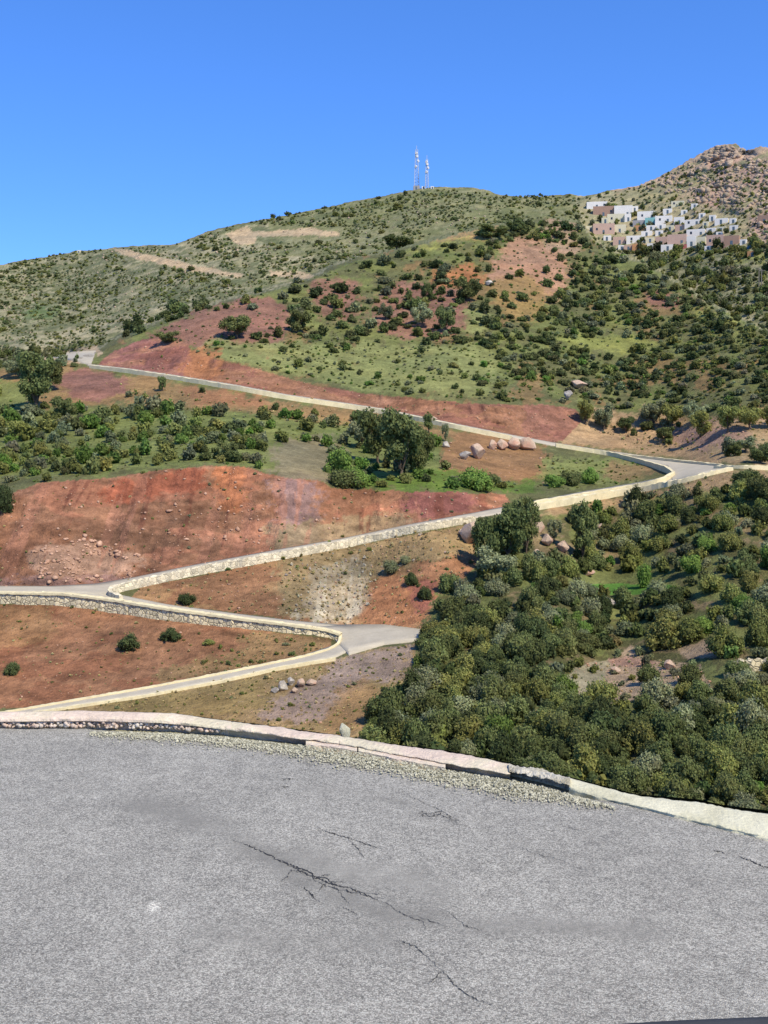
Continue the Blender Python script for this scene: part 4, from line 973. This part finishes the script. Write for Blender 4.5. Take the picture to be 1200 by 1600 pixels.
# village slope and far mountain
VS_ = [(905, 350), (915, 310), (1000, 292), (1060, 262), (1560, 240), (1560, 520), (1160, 500), (1080, 454), (1000, 410), (940, 390)]
VILL = [(912, 316), (985, 318), (1140, 336), (1155, 386), (1000, 394), (960, 384), (915, 362)]
zone('crag', VS_, 6.6, 4, 10, {'olive': 2, 'sage': 4, 'dark': 2}, .55, vs=.6, seed=18, excl=(VILL,), asp=(.7, 1.0))
zone('village', VILL, 11, 6, 14, {'olive': 2, 'sage': 2, 'dark': 3}, .5, vs=.6, seed=19)
zone('valley', [(950, 392), (1160, 385), (1560, 390), (1560, 522), (1160, 500), (1080, 454), (1000, 412)], 11, 9, 24, {'dark': 4, 'sage': 2, 'olive': 2, 'deep': 1}, .75, vs=.6, seed=20)
FAR = [(-430, 430), (0, 415), (120, 393), (270, 384), (370, 352), (520, 323), (680, 295), (780, 306), (905, 306), (905, 345), (830, 343), (780, 350), (640, 384), (520, 414), (390, 456), (250, 500), (150, 545), (90, 558), (-430, 568)]
TRK = [(175, 386), (250, 402), (380, 426), (380, 435), (250, 413), (180, 398)]
SC2 = [(350, 366), (385, 350), (535, 358), (535, 372), (372, 386)]
zone('far', FAR, 4.7, 3.2, 8.5, {'dark': 3, 'olive': 3, 'sage': 2.5}, .72, vs=.55, seed=21, excl=(TRK, SC2), asp=(.55, .85), clump=(22, -.2))
zone('far', FAR, 13, 8, 15, {'dark': 3, 'olive': 2}, .5, vs=.5, seed=22, excl=(TRK, SC2), asp=(.5, .75), clump=(44, .02))
zone('fargrove', [(-430, 570), (0, 545), (60, 548), (130, 560), (125, 572), (60, 580), (-430, 590)], 10, 10, 20, {'sage': 3, 'dark': 2}, .9, seed=23)
zone('edge', [(200, 528), (260, 505), (330, 484), (320, 474), (240, 492), (190, 520)], 13, 14, 30, {'dark': 3, 'deep': 2}, .8, vs=.5, seed=24)
# grass tufts and little shrubs on the banks
zone('bank', [(360, 1000), (525, 1000), (515, 1014), (350, 1052), (240, 1070), (300, 1040)], 13, 5, 13, {'olive': 2, 'sage': 1, 'dark': 1}, .45, seed=25, asp=(.5, .8))
zone('bank', BANK3, 20, 5, 12, {'olive': 2, 'sage': 1}, .3, seed=26, asp=(.5, .8)); zone('bank', BANK1, 22, 4, 12, {'olive': 2, 'dark': 1}, .3, seed=27, asp=(.5, .8))
zone('bank', RED2, 30, 4, 9, {'olive': 1, 'sage': 1}, .25, seed=28, asp=(.5, .8)); zone('bank', BANK2, 26, 3, 8, {'olive': 1, 'dark': 1}, .3, seed=30, asp=(.5, .8))
zone('bank', [(835, 802), (1000, 772), (1130, 742), (1200, 742), (1120, 764), (940, 796)], 18, 6, 18, {'olive': 1, 'sage': 1, 'dark': 1}, .5, seed=29)
one(292, 943, 30, 'deep', 'lone round dark shrub on the bank just right of the left hairpin', .75)
one(203, 1017, 40, 'deep', 'larger dark shrub on the lowest red bank, left of its twin', .82)
one(267, 1000, 37, 'deep', 'dark round shrub on the lowest red bank just under the stone wall', .72)
one(18, 1053, 30, 'deep', 'small dark shrub at the left edge of the lowest red bank', .78)
one(326, 1007, 24, 'olive', 'low olive tuft right of the two dark shrubs on the lowest red bank', .5)
one(644, 914, 26, 'deep', 'dark shrub on the orange bank beside the thicket edge', .95)
one(664, 936, 30, 'deep', 'dark rounded shrub lower on the orange bank touching the thicket', .95)
one(612, 894, 34, 'sage', 'bare greyish brushwood bush on the bank below the middle road', .8)
one(634, 880, 22, 'sage', 'small greyish bush above the orange bank', .8)
one(664, 1012, 40, 'dark', 'dark shrub at the right end of the lowest hairpin, over the road edge', .8)
one(676, 996, 44, 'olive', 'olive shrub behind the dark one at the right end of the lowest hairpin', .85)
one(8, 800, 40, 'deep', 'dark bush at the left edge on top of the big red cut', 1.3)
one(890, 757, 40, 'dark', 'dark low bush at the left of the green shelf under the top road', .7)
one(922, 756, 34, 'fresh', 'bright green bush on the shelf inside the upper right hairpin', 1.0)
one(865, 760, 40, 'fresh', 'bright green low bush on the shelf left of the hairpin bushes', .6)
one(745, 765, 60, 'fresh', 'wide bright green bush at the shelf edge below the boulders', .7)
one(770, 758, 40, 'dark', 'dark bush right of the wide green one below the boulders', .6)
one(1040, 1012, 66, 'olive', 'large yellow green bush at the upper edge of the bare clearing', .95)
one(1012, 1070, 44, 'dark', 'round dark bush standing alone in the bare clearing', .95)
one(1082, 1004, 54, 'olive', 'yellow green bush right of the large one above the clearing', .9)
one(1132, 1022, 62, 'olive', 'broad olive bush above the dry stone wall', .9)
one(1008, 918, 30, 'fresh', 'bright fresh green bush rising from the lawn patch', 1.6)
one(1080, 1068, 46, 'dark', 'dark bush at the right end of the bare clearing', .9)
one(560, 760, 50, 'fresh', 'bright green bush at the shelf edge left of the big dark tree', .7)
one(530, 742, 56, 'fresh', 'rounded green bush on the shelf above the grey scree', .9)
one(540, 760, 60, 'dark', 'dark low bush at the edge above the brown cut', .6)

GROUPN = {'A': ('shrubs of the thicket behind the kerb', 'shrub in the thicket just behind the roadside kerb'), 'B': ('shrubs of the thicket left of the clearing', 'shrub in the thicket between the dirt track and the bare clearing'),
 'C': ('shrubs of the thicket below the lawn', 'shrub in the thicket below the green lawn patch'), 'D': ('shrubs right of the lawn', 'shrub on the slope between the lawn patch and the dry stone wall'),
 'E': ('shrubs below the upper hairpin', 'shrub between the upper right hairpin and the lawn patch'), 'F': ('shrubs below the stone wall', 'shrub below the clearing and dry stone wall at the right'),
 'open': ('shrubs in the clearing', 'low shrub in the bare clearing'), 'shelf': ('shrubs on the left shelf', 'shrub on the green shelf above the big red cut'), 'shelfr': ('shrubs on the middle shelf', 'shrub on the shelf around the big dark tree'),
 'shelfl': ('shrubs near the left tree', 'shrub on the grass below the dark tree at the left'), 'hillgrass': ('shrubs on the grassy hill', 'shrub on the grassy slope above the upper red cut'), 'hillred': ('shrubs on the red shoulder', 'shrub on the reddish shoulder of the hill'),
 'hilldark': ('shrubs on the dark hill flank', 'shrub on the dark scrubby flank below the village'), 'hillbare': ('shrubs on the bare shoulder', 'shrub on the bare tan shoulder of the hill'), 'terrace': ('shrubs on the right terrace', 'shrub on the tan terrace above the upper hairpin'),
 'right': ('shrubs at the right road end', 'shrub at the right edge beyond the upper hairpin'), 'edge': ('shrubs on the left rim of the red hill', 'shrub on the rim above the upper red cut, left end'), 'fargrove': ('shrubs by the far road', 'shrub beside the far road at the left')}
CW = {'dark': 'dark green', 'deep': 'very dark green', 'olive': 'olive yellow green', 'sage': 'greyish green', 'fresh': 'bright green'}

EYE = lambda y, e: H + y * e
for s in SHR:
    s.append(float(D(s[0], s[1])))
forced = [i for i, s in enumerate(SHR) if s[6]]
rest = sorted([i for i, s in enumerate(SHR) if not s[6] and s[5] in GROUPN and s[0] > -15 and s[0] < 1215 and s[1] < pl(KB_T, s[0]) + s[2] * s[3] * .55], key=lambda i: -SHR[i][2])
chosen = set(forced + rest[:298 - len(forced)])
print('shrubs', len(SHR), 'things', len(chosen))
for i in chosen:
    u, v, wpx, asp, kd, zn, lab, grp, y = SHR[i]
    r = wpx * y / F / 2; me = BUSH[kd][random.randrange(6)]
    p = P(u, v); o = link('shrub', me); o.location = (p[0], p[1], p[2] - .06 * r)
    o.scale = (r, r, r * asp * 1.35); o.rotation_euler = (random.uniform(-.08, .08), random.uniform(-.08, .08), random.uniform(0, 6.28))
    if lab: tag(o, lab, 'shrub', grp)
    else: tag(o, CW[kd] + ' ' + GROUPN[zn][1], 'shrub', CW[kd] + ' ' + GROUPN[zn][0])

def scrub(name, label, ids, lib):
    VV, QQ, TT, CC, base = [], [], [], [], 0
    rg = np.random.default_rng(77)
    for i in ids:
        u, v, wpx, asp, kd, zn, lab, grp, y = SHR[i]
        bv, bq, bt, bb = lib[rg.integers(len(lib))]
        r = wpx * y / F / 2; a = rg.uniform(0, 6.28); c, s = math.cos(a), math.sin(a)
        p = P(u, v)
        w_ = np.stack([bv[:, 0] * c - bv[:, 1] * s, bv[:, 0] * s + bv[:, 1] * c, bv[:, 2] * asp * 1.3], -1) * r + p; w_[:, 2] -= .06 * r
        VV.append(w_); QQ.append(bq + base); TT.append(bt + base); base += len(bv)
        kc = KC[kd] * rg.uniform(.7, 1.3) * (1 + rg.normal(0, .05, 3))
        CC.append(bb[:, None] * kc[None])
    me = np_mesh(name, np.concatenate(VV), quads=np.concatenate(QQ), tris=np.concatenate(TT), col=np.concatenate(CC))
    tag(link(name, me, M['foliage']), label, 'scrub', kind='stuff')
left = [i for i in range(len(SHR)) if i not in chosen]
big = [i for i in left if SHR[i][2] >= 10.5]; small = [i for i in left if SHR[i][2] < 10.5]
print('scrub', len(big), len(small))
scrub('hillside_scrub', 'low green scrub covering the near hillside', big, MIDB)
scrub('mountain_scrub', 'dotted dark scrub over the far mountain and crag', small, SMALLB)

# trees ---------------------------------------------------------------
def tree_meshes(seed, kd, hgt, crown_w, trunk_h, nleaf=3000, leaf=.055, lobes=16):
    rg = np.random.default_rng(seed); VV, FF, base = [], [], 0
    def tube(p0, p1, r0, r1, n=7):
        nonlocal base
        p0 = np.array(p0, float); p1 = np.array(p1, float); d = p1 - p0; d /= np.linalg.norm(d)
        a = np.cross(d, [0.3, 1, .1]); a /= np.linalg.norm(a); b = np.cross(d, a); rows = []
        for k in range(5):
            t_ = k / 4; c = p0 * (1 - t_) + p1 * t_ + (rg.normal(0, .02, 3) if 0 < k < 4 else 0)
            rows.append([c + (a * math.cos(x) + b * math.sin(x)) * (r0 + (r1 - r0) * t_) for x in np.linspace(0, 2 * math.pi, n, endpoint=False)])
        g = np.array(rows); idx = np.arange(5 * n).reshape(5, n) + base
        FF.append(np.stack([idx[:-1], np.roll(idx, -1, 1)[:-1], np.roll(idx, -1, 1)[1:], idx[1:]], -1).reshape(-1, 4)); VV.append(g.reshape(-1, 3)); base += 5 * n
    tube((0, 0, -.15), (.03, 0, trunk_h), .065, .045)
    lum = []
    for i in range(lobes):
        a = i * 2.4 + rg.uniform(-.4, .4); hh = rg.uniform(0, 1); rr = crown_w * math.sqrt(rg.random()) * (1 - .5 * max(0, hh - .5)) * (.5 + .5 * min(1, hh * 2.2)) * .72
        z = trunk_h * .8 + (hgt - trunk_h * .8) * (.14 + .74 * hh); r = rg.uniform(.17, .30) * crown_w
        lum.append((rr * math.cos(a), rr * math.sin(a), z, r))
        if i % 2 == 0: tube((.03, 0, trunk_h * .9), (rr * .8 * math.cos(a), rr * .8 * math.sin(a), z - r * .3), .03, .010, 5)
    lum = np.array(lum); w_ = lum[:, 3] ** 2; k = rg.choice(len(lum), nleaf, p=w_ / w_.sum())
    d = rg.normal(size=(nleaf, 3)); d /= np.linalg.norm(d, axis=1)[:, None]
    c = lum[k, :3] + d * (lum[k, 3] * rg.uniform(.55, 1.18, nleaf))[:, None]
    nr = d + rg.normal(0, .6, (nleaf, 3)); nr /= np.linalg.norm(nr, axis=1)[:, None]
    lv = leaf_quads(c, nr, np.full(nleaf, leaf), rg); br = np.repeat(rg.uniform(.7, 1.35, nleaf), 4)
    cv, cf, cb = [], [], []; b0 = len(lv)
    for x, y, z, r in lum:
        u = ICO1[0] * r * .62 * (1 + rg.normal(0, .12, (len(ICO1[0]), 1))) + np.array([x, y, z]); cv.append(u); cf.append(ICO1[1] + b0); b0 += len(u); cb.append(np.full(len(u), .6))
    v = np.concatenate([lv] + cv); cc = np.concatenate([br] + cb)
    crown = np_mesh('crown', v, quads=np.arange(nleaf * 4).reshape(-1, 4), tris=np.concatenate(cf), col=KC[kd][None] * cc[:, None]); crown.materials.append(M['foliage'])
    trunk = np_mesh('trunk', np.concatenate(VV), quads=np.concatenate(FF), smooth=True); trunk.materials.append(M['trunk'])
    return trunk, crown
TV = {('tall', 'dark'): [tree_meshes(s, 'dark', 2.0, .95, .24, 4200, .055, 24) for s in (1, 2, 3)], ('round', 'dark'): [tree_meshes(s, 'dark', 1.5, 1.0, .2, 3600, .055, 20) for s in (4, 5, 6)],
      ('round', 'sage'): [tree_meshes(s, 'sage', 1.4, .95, .34) for s in (7, 8, 9)], ('round', 'olive'): [tree_meshes(s, 'olive', 1.4, .98, .30) for s in (10, 11, 12)]}
def tree(u, v, wpx, hpx, shape, kd, label, k=0, group=None, name='tree'):
    tm, cm = TV[(shape, kd)][k % 3]; p = P(u, v); y = p[1]; r = wpx * y / F / 2 / .88; hz = hpx * y / F / {'tall': 1.95, 'round': 1.5}[shape]
    root = tag(empty(name, Vector([float(q) for q in p])), label, 'tree', group); root.scale = (r, r, hz); root.rotation_euler = (0, 0, random.uniform(0, 6.28))
    link('trunk', tm, None, root); link('crown', cm, None, root)
tr = [
 (56, 640, 72, 88, 'tall', 'dark', 'tall dark tree at the left beside the far road bend', 0), (75, 612, 52, 50, 'round', 'dark', 'dark tree leaning out right behind the tall left tree', 1), (30, 590, 56, 34, 'round', 'sage', 'low grey green tree left behind the tall left tree', 2),
 (100, 660, 44, 38, 'round', 'dark', 'round dark tree on the grass below the tall left tree', 0), (22, 690, 40, 36, 'round', 'olive', 'bushy olive tree at the left edge of the shelf', 1), (355, 720, 34, 34, 'round', 'dark', 'small dark tree at the shelf edge above the big red cut', 2),
 (253, 611, 17, 24, 'round', 'dark', 'single small dark tree below the kerb of the top road', 1),
 (628, 748, 88, 108, 'tall', 'dark', 'biggest dark tree in the middle just below the top road', 1), (590, 725, 70, 80, 'round', 'dark', 'dark spreading tree left of the biggest middle tree', 0), (565, 700, 56, 52, 'round', 'sage', 'greyish tree left behind the spreading middle tree', 1), (654, 738, 50, 74, 'round', 'dark', 'dark tree joined to the right side of the biggest middle tree', 2),
 (670, 676, 22, 34, 'tall', 'dark', 'slim dark tree at the top road edge left of the boulders', 2), (696, 690, 15, 28, 'round', 'sage', 'thin grey green sapling beside the top road kerb', 0),
 (795, 880, 74, 100, 'tall', 'dark', 'tall dark tree in the clump below the middle road', 2), (822, 866, 48, 86, 'tall', 'dark', 'slender dark tree at the right of the clump, tip over the middle road', 0), (762, 888, 56, 84, 'round', 'dark', 'rounded dark tree at the left of the clump by the tan slab', 1), (780, 905, 80, 50, 'round', 'sage', 'grey green low tree in front of the clump below the middle road', 2),
 (911, 880, 50, 96, 'tall', 'dark', 'tall single dark tree between the pink rocks and the hairpin slope', 1), (866, 846, 30, 34, 'round', 'sage', 'small grey green tree among the pink rocks', 0),
 (944, 672, 42, 42, 'round', 'sage', 'grey green tree at the right end of the upper red cut', 1), (915, 664, 36, 42, 'round', 'olive', 'bright olive tree touching the right end of the upper red cut', 0), (978, 676, 30, 24, 'round', 'dark', 'small round dark tree right of the grey green one on the terrace', 0),
 (1040, 690, 34, 24, 'round', 'dark', 'low dark tree in front on the tan terrace', 1), (1094, 684, 40, 44, 'round', 'olive', 'olive tree standing forward on the terrace, with bare soil around', 2), (1020, 664, 54, 40, 'round', 'sage', 'wide grey green tree at the back of the tan terrace', 1), (1050, 668, 44, 40, 'round', 'olive', 'yellowish olive tree right of the wide grey green one', 0),
 (1085, 662, 40, 36, 'round', 'sage', 'greyish olive tree behind the forward terrace tree', 2), (1137, 676, 50, 46, 'round', 'olive', 'largest olive tree on the terrace, third from the right edge', 1), (1170, 672, 44, 40, 'round', 'olive', 'olive tree second from the right edge on the terrace', 0), (1203, 670, 42, 38, 'round', 'olive', 'olive tree cut by the right edge on the terrace', 2),
 (1165, 706, 44, 24, 'round', 'sage', 'spreading grey tree at the right edge below the terrace', 1), (1188, 724, 46, 30, 'round', 'dark', 'dark low tree at the right edge beside the short kerb', 2),
 (1195, 792, 62, 46, 'round', 'dark', 'dark tree at the right edge below the short kerb', 0), (1165, 770, 50, 36, 'round', 'dark', 'dark tree just left of the right edge below the hairpin tip', 1),
 (604, 500, 26, 26, 'round', 'sage', 'grey round tree alone on red soil high on the hill', 1), (660, 512, 44, 40, 'round', 'sage', 'pale grey tree in the middle of the hill', 2), (696, 520, 34, 36, 'round', 'dark', 'dark round tree right of the pale grey hill tree', 0), (669, 470, 30, 28, 'round', 'dark', 'dark tree on the hill above the pale grey one', 1), (730, 470, 48, 36, 'round', 'dark', 'wide dark tree near the red gully high on the hill', 2),
 (370, 528, 54, 34, 'round', 'dark', 'wide dark tree on the left red shoulder', 0), (465, 520, 42, 36, 'round', 'dark', 'dark tree on the red shoulder right of the wide one', 1), (262, 536, 40, 20, 'round', 'dark', 'low dark tree on the rim at the left end of the upper red cut', 2), (620, 390, 50, 20, 'round', 'dark', 'dark flat tree on the ridge left of the lime terrace', 0), (765, 372, 60, 20, 'round', 'dark', 'dark flat tree on the ridge right of the lime terrace', 1), (805, 362, 34, 20, 'round', 'dark', 'dark small tree at the ridge top left of the village', 2),
 (800, 842, 40, 60, 'tall', 'dark', 'thin dark tree at the back of the clump beside the middle road', 1),
]
for a in tr: tree(*a)

# ------------------------------------------------------------------ village
def box_arr(x0, x1, y0, y1, z0, z1):
    v = [(x0, y0, z0), (x1, y0, z0), (x1, y1, z0), (x0, y1, z0), (x0, y0, z1), (x1, y0, z1), (x1, y1, z1), (x0, y1, z1)]
    return v, [(0, 3, 2, 1), (4, 5, 6, 7), (0, 1, 5, 4), (1, 2, 6, 5), (2, 3, 7, 6), (3, 0, 4, 7)]
def boxes(name, bl_, mat, parent):
    V_, F_ = [], []
    for b in bl_:
        v, f = box_arr(*b); F_ += [tuple(i + len(V_) for i in q) for q in f]; V_ += v
    return link(name, poly_mesh(name, V_, F_), mat, parent)
WM = {}
def wallmat(c):
    if c not in WM:
        pal = {'white': (253, 246, 232), 'cream': (236, 226, 190), 'pink': (214, 180, 158), 'brown': (186, 150, 126), 'teal': (150, 205, 195), 'orange': (214, 158, 110), 'red': (200, 120, 110), 'grey': (176, 172, 168), 'blue': (90, 130, 150)}
        WM[c] = m_mottled(c + '_render_wall', alb(*pal[c]), .3, .08, .9, .2, .03)
    return WM[c]
M['roof'] = m_mottled('flat_roof', alb(190, 180, 165), .4, .15)
M['roofw'] = m_mottled('white_roof', alb(235, 232, 225), .4, .08)
def house(u0, u1, v0, v1, colr, label, rot=0.0, name='house'):
    rg = random.Random(int(u0 * 7 + v0)); uc = (u0 + u1) / 2; p = P(uc, v1); y = p[1]; k = y / F
    wd = (u1 - u0) * k; hh = (v1 - v0) * k; dp = min(max(wd * .7, 5), 9)
    root = tag(empty(name, Vector([float(q) for q in p])), label, 'house'); root.rotation_euler = (0, 0, -math.atan2(p[0], p[1]) * 1.25 + rot * .6 if name == 'house' else rot)
    mt = wallmat(colr); x = wd / 2
    bb = [(-x, x, 0, dp, -3.0, hh - .45), (-x, x, -.0, .22, hh - .45, hh), (-x, x, dp - .22, dp, hh - .45, hh), (-x, -x + .22, .22, dp - .22, hh - .45, hh), (x - .22, x, .22, dp - .22, hh - .45, hh)]
    boxes('wall', bb, mt, root)
    boxes('roof', [(-x + .23, x - .23, .23, dp - .23, hh - .44, hh - .36)], M['roofw'] if colr == 'white' else M['roof'], root)
    nf = max(1, int(hh / 2.9)); nw = max(1, int(wd / 3.2)); fh = hh / nf
    for fl in range(nf):
        for i in range(nw):
            cx = -x + (i + .5) * wd / nw + rg.uniform(-.25, .25); z0 = fl * fh + fh * .38
            if fl == 0 and i == nw // 2:
                boxes('door', [(cx - .5, cx + .5, -.03, .05, .0, min(2.1, fh * .75))], M['door'], root); continue
            if rg.random() < .15: continue
            boxes('window', [(cx - .45, cx + .45, -.03, .05, z0, z0 + min(1.15, fh * .38))], M['glass'], root)
hs_ = [
 (917, 949, 315, 326, 'white', 'long white house topmost left in the hillside village', .15), (927, 960, 322, 338, 'brown', 'brown stone house right under the topmost left white house', .1), (960, 988, 321, 338, 'white', 'tall bright white house in the upper village left of the gap', .12), (949, 978, 334, 348, 'cream', 'cream house in front of the tall white house', .12),
 (976, 986, 334, 346, 'white', 'narrow white house beside the cream house', .1), (927, 960, 349, 366, 'pink', 'pink terraced house at the left side of the village', .15), (916, 929, 353, 362, 'cream', 'small cream hut at the far left of the village', .2), (959, 978, 351, 364, 'cream', 'cream house right of the pink terraced house', .1),
 (996, 1025, 330, 343, 'white', 'white house with flat roof at the upper middle of the village', .06), (1024, 1050, 337, 349, 'white', 'white long house right of the flat roofed upper middle one', .05), (1008, 1024, 340, 352, 'teal', 'pale teal house in the middle of the village', .05), (989, 1008, 344, 354, 'grey', 'pale grey house left of the teal one', .05),
 (991, 1008, 352, 361, 'orange', 'yellowish orange house below the pale grey one', .05), (1002, 1019, 361, 369, 'white', 'small white house in the middle below the teal one', .05), (958, 977, 370, 382, 'pink', 'small pink house at the lower left of the village', .1), (979, 1008, 368, 379, 'white', 'wide white house at the village bottom above the lowest orange one', .08),
 (988, 1008, 381, 392, 'orange', 'orange house lowest in the village under the wide white one', .08), (975, 988, 383, 392, 'pink', 'narrow pink house left of the lowest orange one', .08), (1024, 1042, 370, 384, 'pink', 'pink house at the lower middle of the village', .0), (1033, 1052, 382, 392, 'white', 'white house at the bottom middle of the village', .0),
 (1053, 1069, 339, 351, 'white', 'white cube house right of the village centre', .0), (1070, 1095, 343, 353, 'white', 'white long house right of the cube house', -.04), (1108, 1118, 336, 345, 'white', 'small white house at the upper right of the village', -.05), (1117, 1137, 341, 350, 'white', 'white low house at the right end of the upper village', -.05),
 (1055, 1073, 351, 360, 'pink', 'pinkish house below the white cube house', .0), (1073, 1101, 358, 370, 'white', 'big white house in the right half of the village', -.03), (1073, 1087, 369, 385, 'white', 'tall white house under the big white one', -.03), (1088, 1102, 370, 385, 'cream', 'cream house beside the tall white one at the right', -.03),
 (1104, 1130, 367, 384, 'pink', 'long pink house at the lower right of the village', -.06), (1131, 1154, 368, 384, 'brown', 'brown stone house at the right end of the village', -.08), (1043, 1072, 366, 383, 'pink', 'pink house between the two lower white houses', .0), (1055, 1073, 382, 390, 'red', 'red low house at the bottom right of the village', .0),
 (1049, 1069, 314, 322, 'cream', 'lone cream house above the village under the crag', .05), (1080, 1090, 318, 324, 'white', 'tiny white hut above the village under the crag', .0), (1184, 1206, 336, 350, 'brown', 'brown stone house alone at the right edge under the crag', -.1), (1168, 1184, 392, 401, 'orange', 'tan house by the track right of the village', -.1), (1168, 1182, 383, 388, 'blue', 'small blue shed above the tan house right of the village', -.1),
]
hs_ += [
 (940, 951, 340, 349, 'cream', 'small cream house between the brown stone house and the cream house', .0), (1010, 1024, 352, 360, 'white', 'small white house just under the pale teal one', .05), (1026, 1040, 350, 358, 'white', 'white low house below the white long one in the middle', .05), (1041, 1053, 352, 361, 'cream', 'cream house left of the pinkish one under the cube house', .0),
 (1024, 1036, 360, 368, 'white', 'white house above the lower middle pink house', .05), (986, 997, 322, 331, 'white', 'small white house in the gap of the upper village', .1), (1098, 1107, 346, 355, 'cream', 'cream house at the end of the white long row on the right', .0), (1104, 1118, 356, 364, 'white', 'white house above the long pink house at the lower right', -.05),
 (1120, 1134, 354, 363, 'cream', 'cream house above the brown house at the right end', -.05), (1011, 1024, 380, 390, 'white', 'white house between the orange house and the lower middle pink one', .05), (1009, 1022, 371, 379, 'cream', 'cream house touching the wide white one at the village bottom', .05), (966, 976, 383, 391, 'white', 'lowest left white house of the village', .1),
 (1101, 1113, 384, 391, 'white', 'white house at the bottom right corner of the village', -.05), (943, 955, 368, 376, 'white', 'white house below the pink terraced house', .1), (1140, 1153, 352, 360, 'white', 'lone white house right of the upper village row', -.06), (1036, 1050, 326, 334, 'white', 'white house at the top edge above the long white one', .05),
]
hs_ += [(1140, 1150, 341, 349, 'white', 'small white house past the right end of the upper village row', -.05), (1136, 1147, 384, 391, 'cream', 'cream house under the brown one at the right end', -.05), (1156, 1166, 374, 382, 'white', 'rightmost white house of the village beside the brown one', -.05),
 (1092, 1102, 333, 340, 'white', 'small white house above the white long row on the right', 0), (1064, 1074, 328, 335, 'white', 'small white house above the white cube house', 0), (1119, 1129, 362, 368, 'white', 'tiny white house peeking over the long pink one', -.05)]
for a in hs_: house(*a)
house(121, 126, 391, 395, 'cream', 'tiny pale hut on the left skyline ridge', .2, 'hut')

# ------------------------------------------------------------------ masts
def bar(V_, F_, a, b, r):
    a = np.array(a, float); b = np.array(b, float); d = b - a; d /= np.linalg.norm(d); s = np.cross(d, [.31, .9, .2]); s /= np.linalg.norm(s); t_ = np.cross(d, s); n = len(V_)
    for c in (a, b):
        for x, y in ((1, 1), (-1, 1), (-1, -1), (1, -1)): V_.append(tuple(c + (s * x + t_ * y) * r))
    F_ += [(n, n + 1, n + 5, n + 4), (n + 1, n + 2, n + 6, n + 5), (n + 2, n + 3, n + 7, n + 6), (n + 3, n, n + 4, n + 7), (n, n + 3, n + 2, n + 1), (n + 4, n + 5, n + 6, n + 7)]
def mast(u, vt, vb, wb, wt, label, guys=False):
    p = P(u, vb); y = p[1]; hh = (vb - vt) * y / F; V_, F_ = [], []
    root = tag(empty('radio_mast', Vector([float(q) for q in p])), label, 'mast')
    n = 12; cs = ((-1, -1), (1, -1), (1, 1), (-1, 1))
    lev = [(hh * i / n - (1 if i == 0 else 0), (wb + (wt - wb) * i / n) / 2) for i in range(n + 1)]
    for i in range(n):
        z0, w0 = lev[i]; z1, w1 = lev[i + 1]
        for j in range(4):
            c, d = cs[j], cs[(j + 1) % 4]
            bar(V_, F_, (c[0] * w0, c[1] * w0, z0), (c[0] * w1, c[1] * w1, z1), .15)
            bar(V_, F_, (c[0] * w0, c[1] * w0, z0), (d[0] * w1, d[1] * w1, z1), .06)
            bar(V_, F_, (c[0] * w1, c[1] * w1, z1), (d[0] * w1, d[1] * w1, z1), .06)
    link('lattice', poly_mesh('lattice', V_, F_), M['steel'], root)
    V_, F_ = [], []; bar(V_, F_, (0, 0, hh), (0, 0, hh + 2.5), .12); link('antenna', poly_mesh('antenna', V_, F_), M['steel'], root)
    for k, (zz, a) in enumerate(((.82, -1.3), (.70, -.6), (.55, -2.0), (.9, -1.9))):
        bm = bmesh.new(); bmesh.ops.create_cone(bm, cap_ends=True, segments=14, radius1=.95, radius2=.7, depth=.5); me = bpy.data.meshes.new('dish'); bm.to_mesh(me); bm.free()
        d = link('dish', me, M['roofw'], root); wv = (wb + (wt - wb) * zz) / 2 + .4; d.location = (math.cos(a) * wv, math.sin(a) * wv, hh * zz); d.rotation_euler = (math.pi / 2, 0, a + math.pi / 2)
mast(651, 234, 294, 3.0, 1.3, 'tall pale lattice radio mast on the mountain summit')
mast(667, 249, 294, 2.0, .9, 'shorter thinner radio mast right of the tall one on the summit')
house(646, 656, 290, 296, 'grey', 'small grey equipment hut at the foot of the tall mast', 0, 'hut'); house(659, 664, 291, 295, 'white', 'tiny white hut between the two masts', 0, 'hut'); house(673, 678, 291, 295, 'white', 'tiny white hut right of the shorter mast', 0, 'hut')
def pole(u, vt, vb, label):
    p = P(u, vb); hh = (vb - vt) * p[1] / F; root = tag(empty('utility_pole', Vector([float(q) for q in p])), label, 'pole', 'utility poles right of the village')
    V_, F_ = [], []; bar(V_, F_, (0, 0, -.5), (0, 0, hh), .16); link('post', poly_mesh('post', V_, F_), M['wood'], root)
    V_, F_ = [], []; bar(V_, F_, (-1, -.2, hh - .6), (1, -.2, hh - .6), .09); link('crossarm', poly_mesh('crossarm', V_, F_), M['wood'], root)
pole(1186, 418, 447, 'left wooden pole of the pair below the village at the right'); pole(1190, 420, 447, 'right wooden pole of the pair below the village at the right')
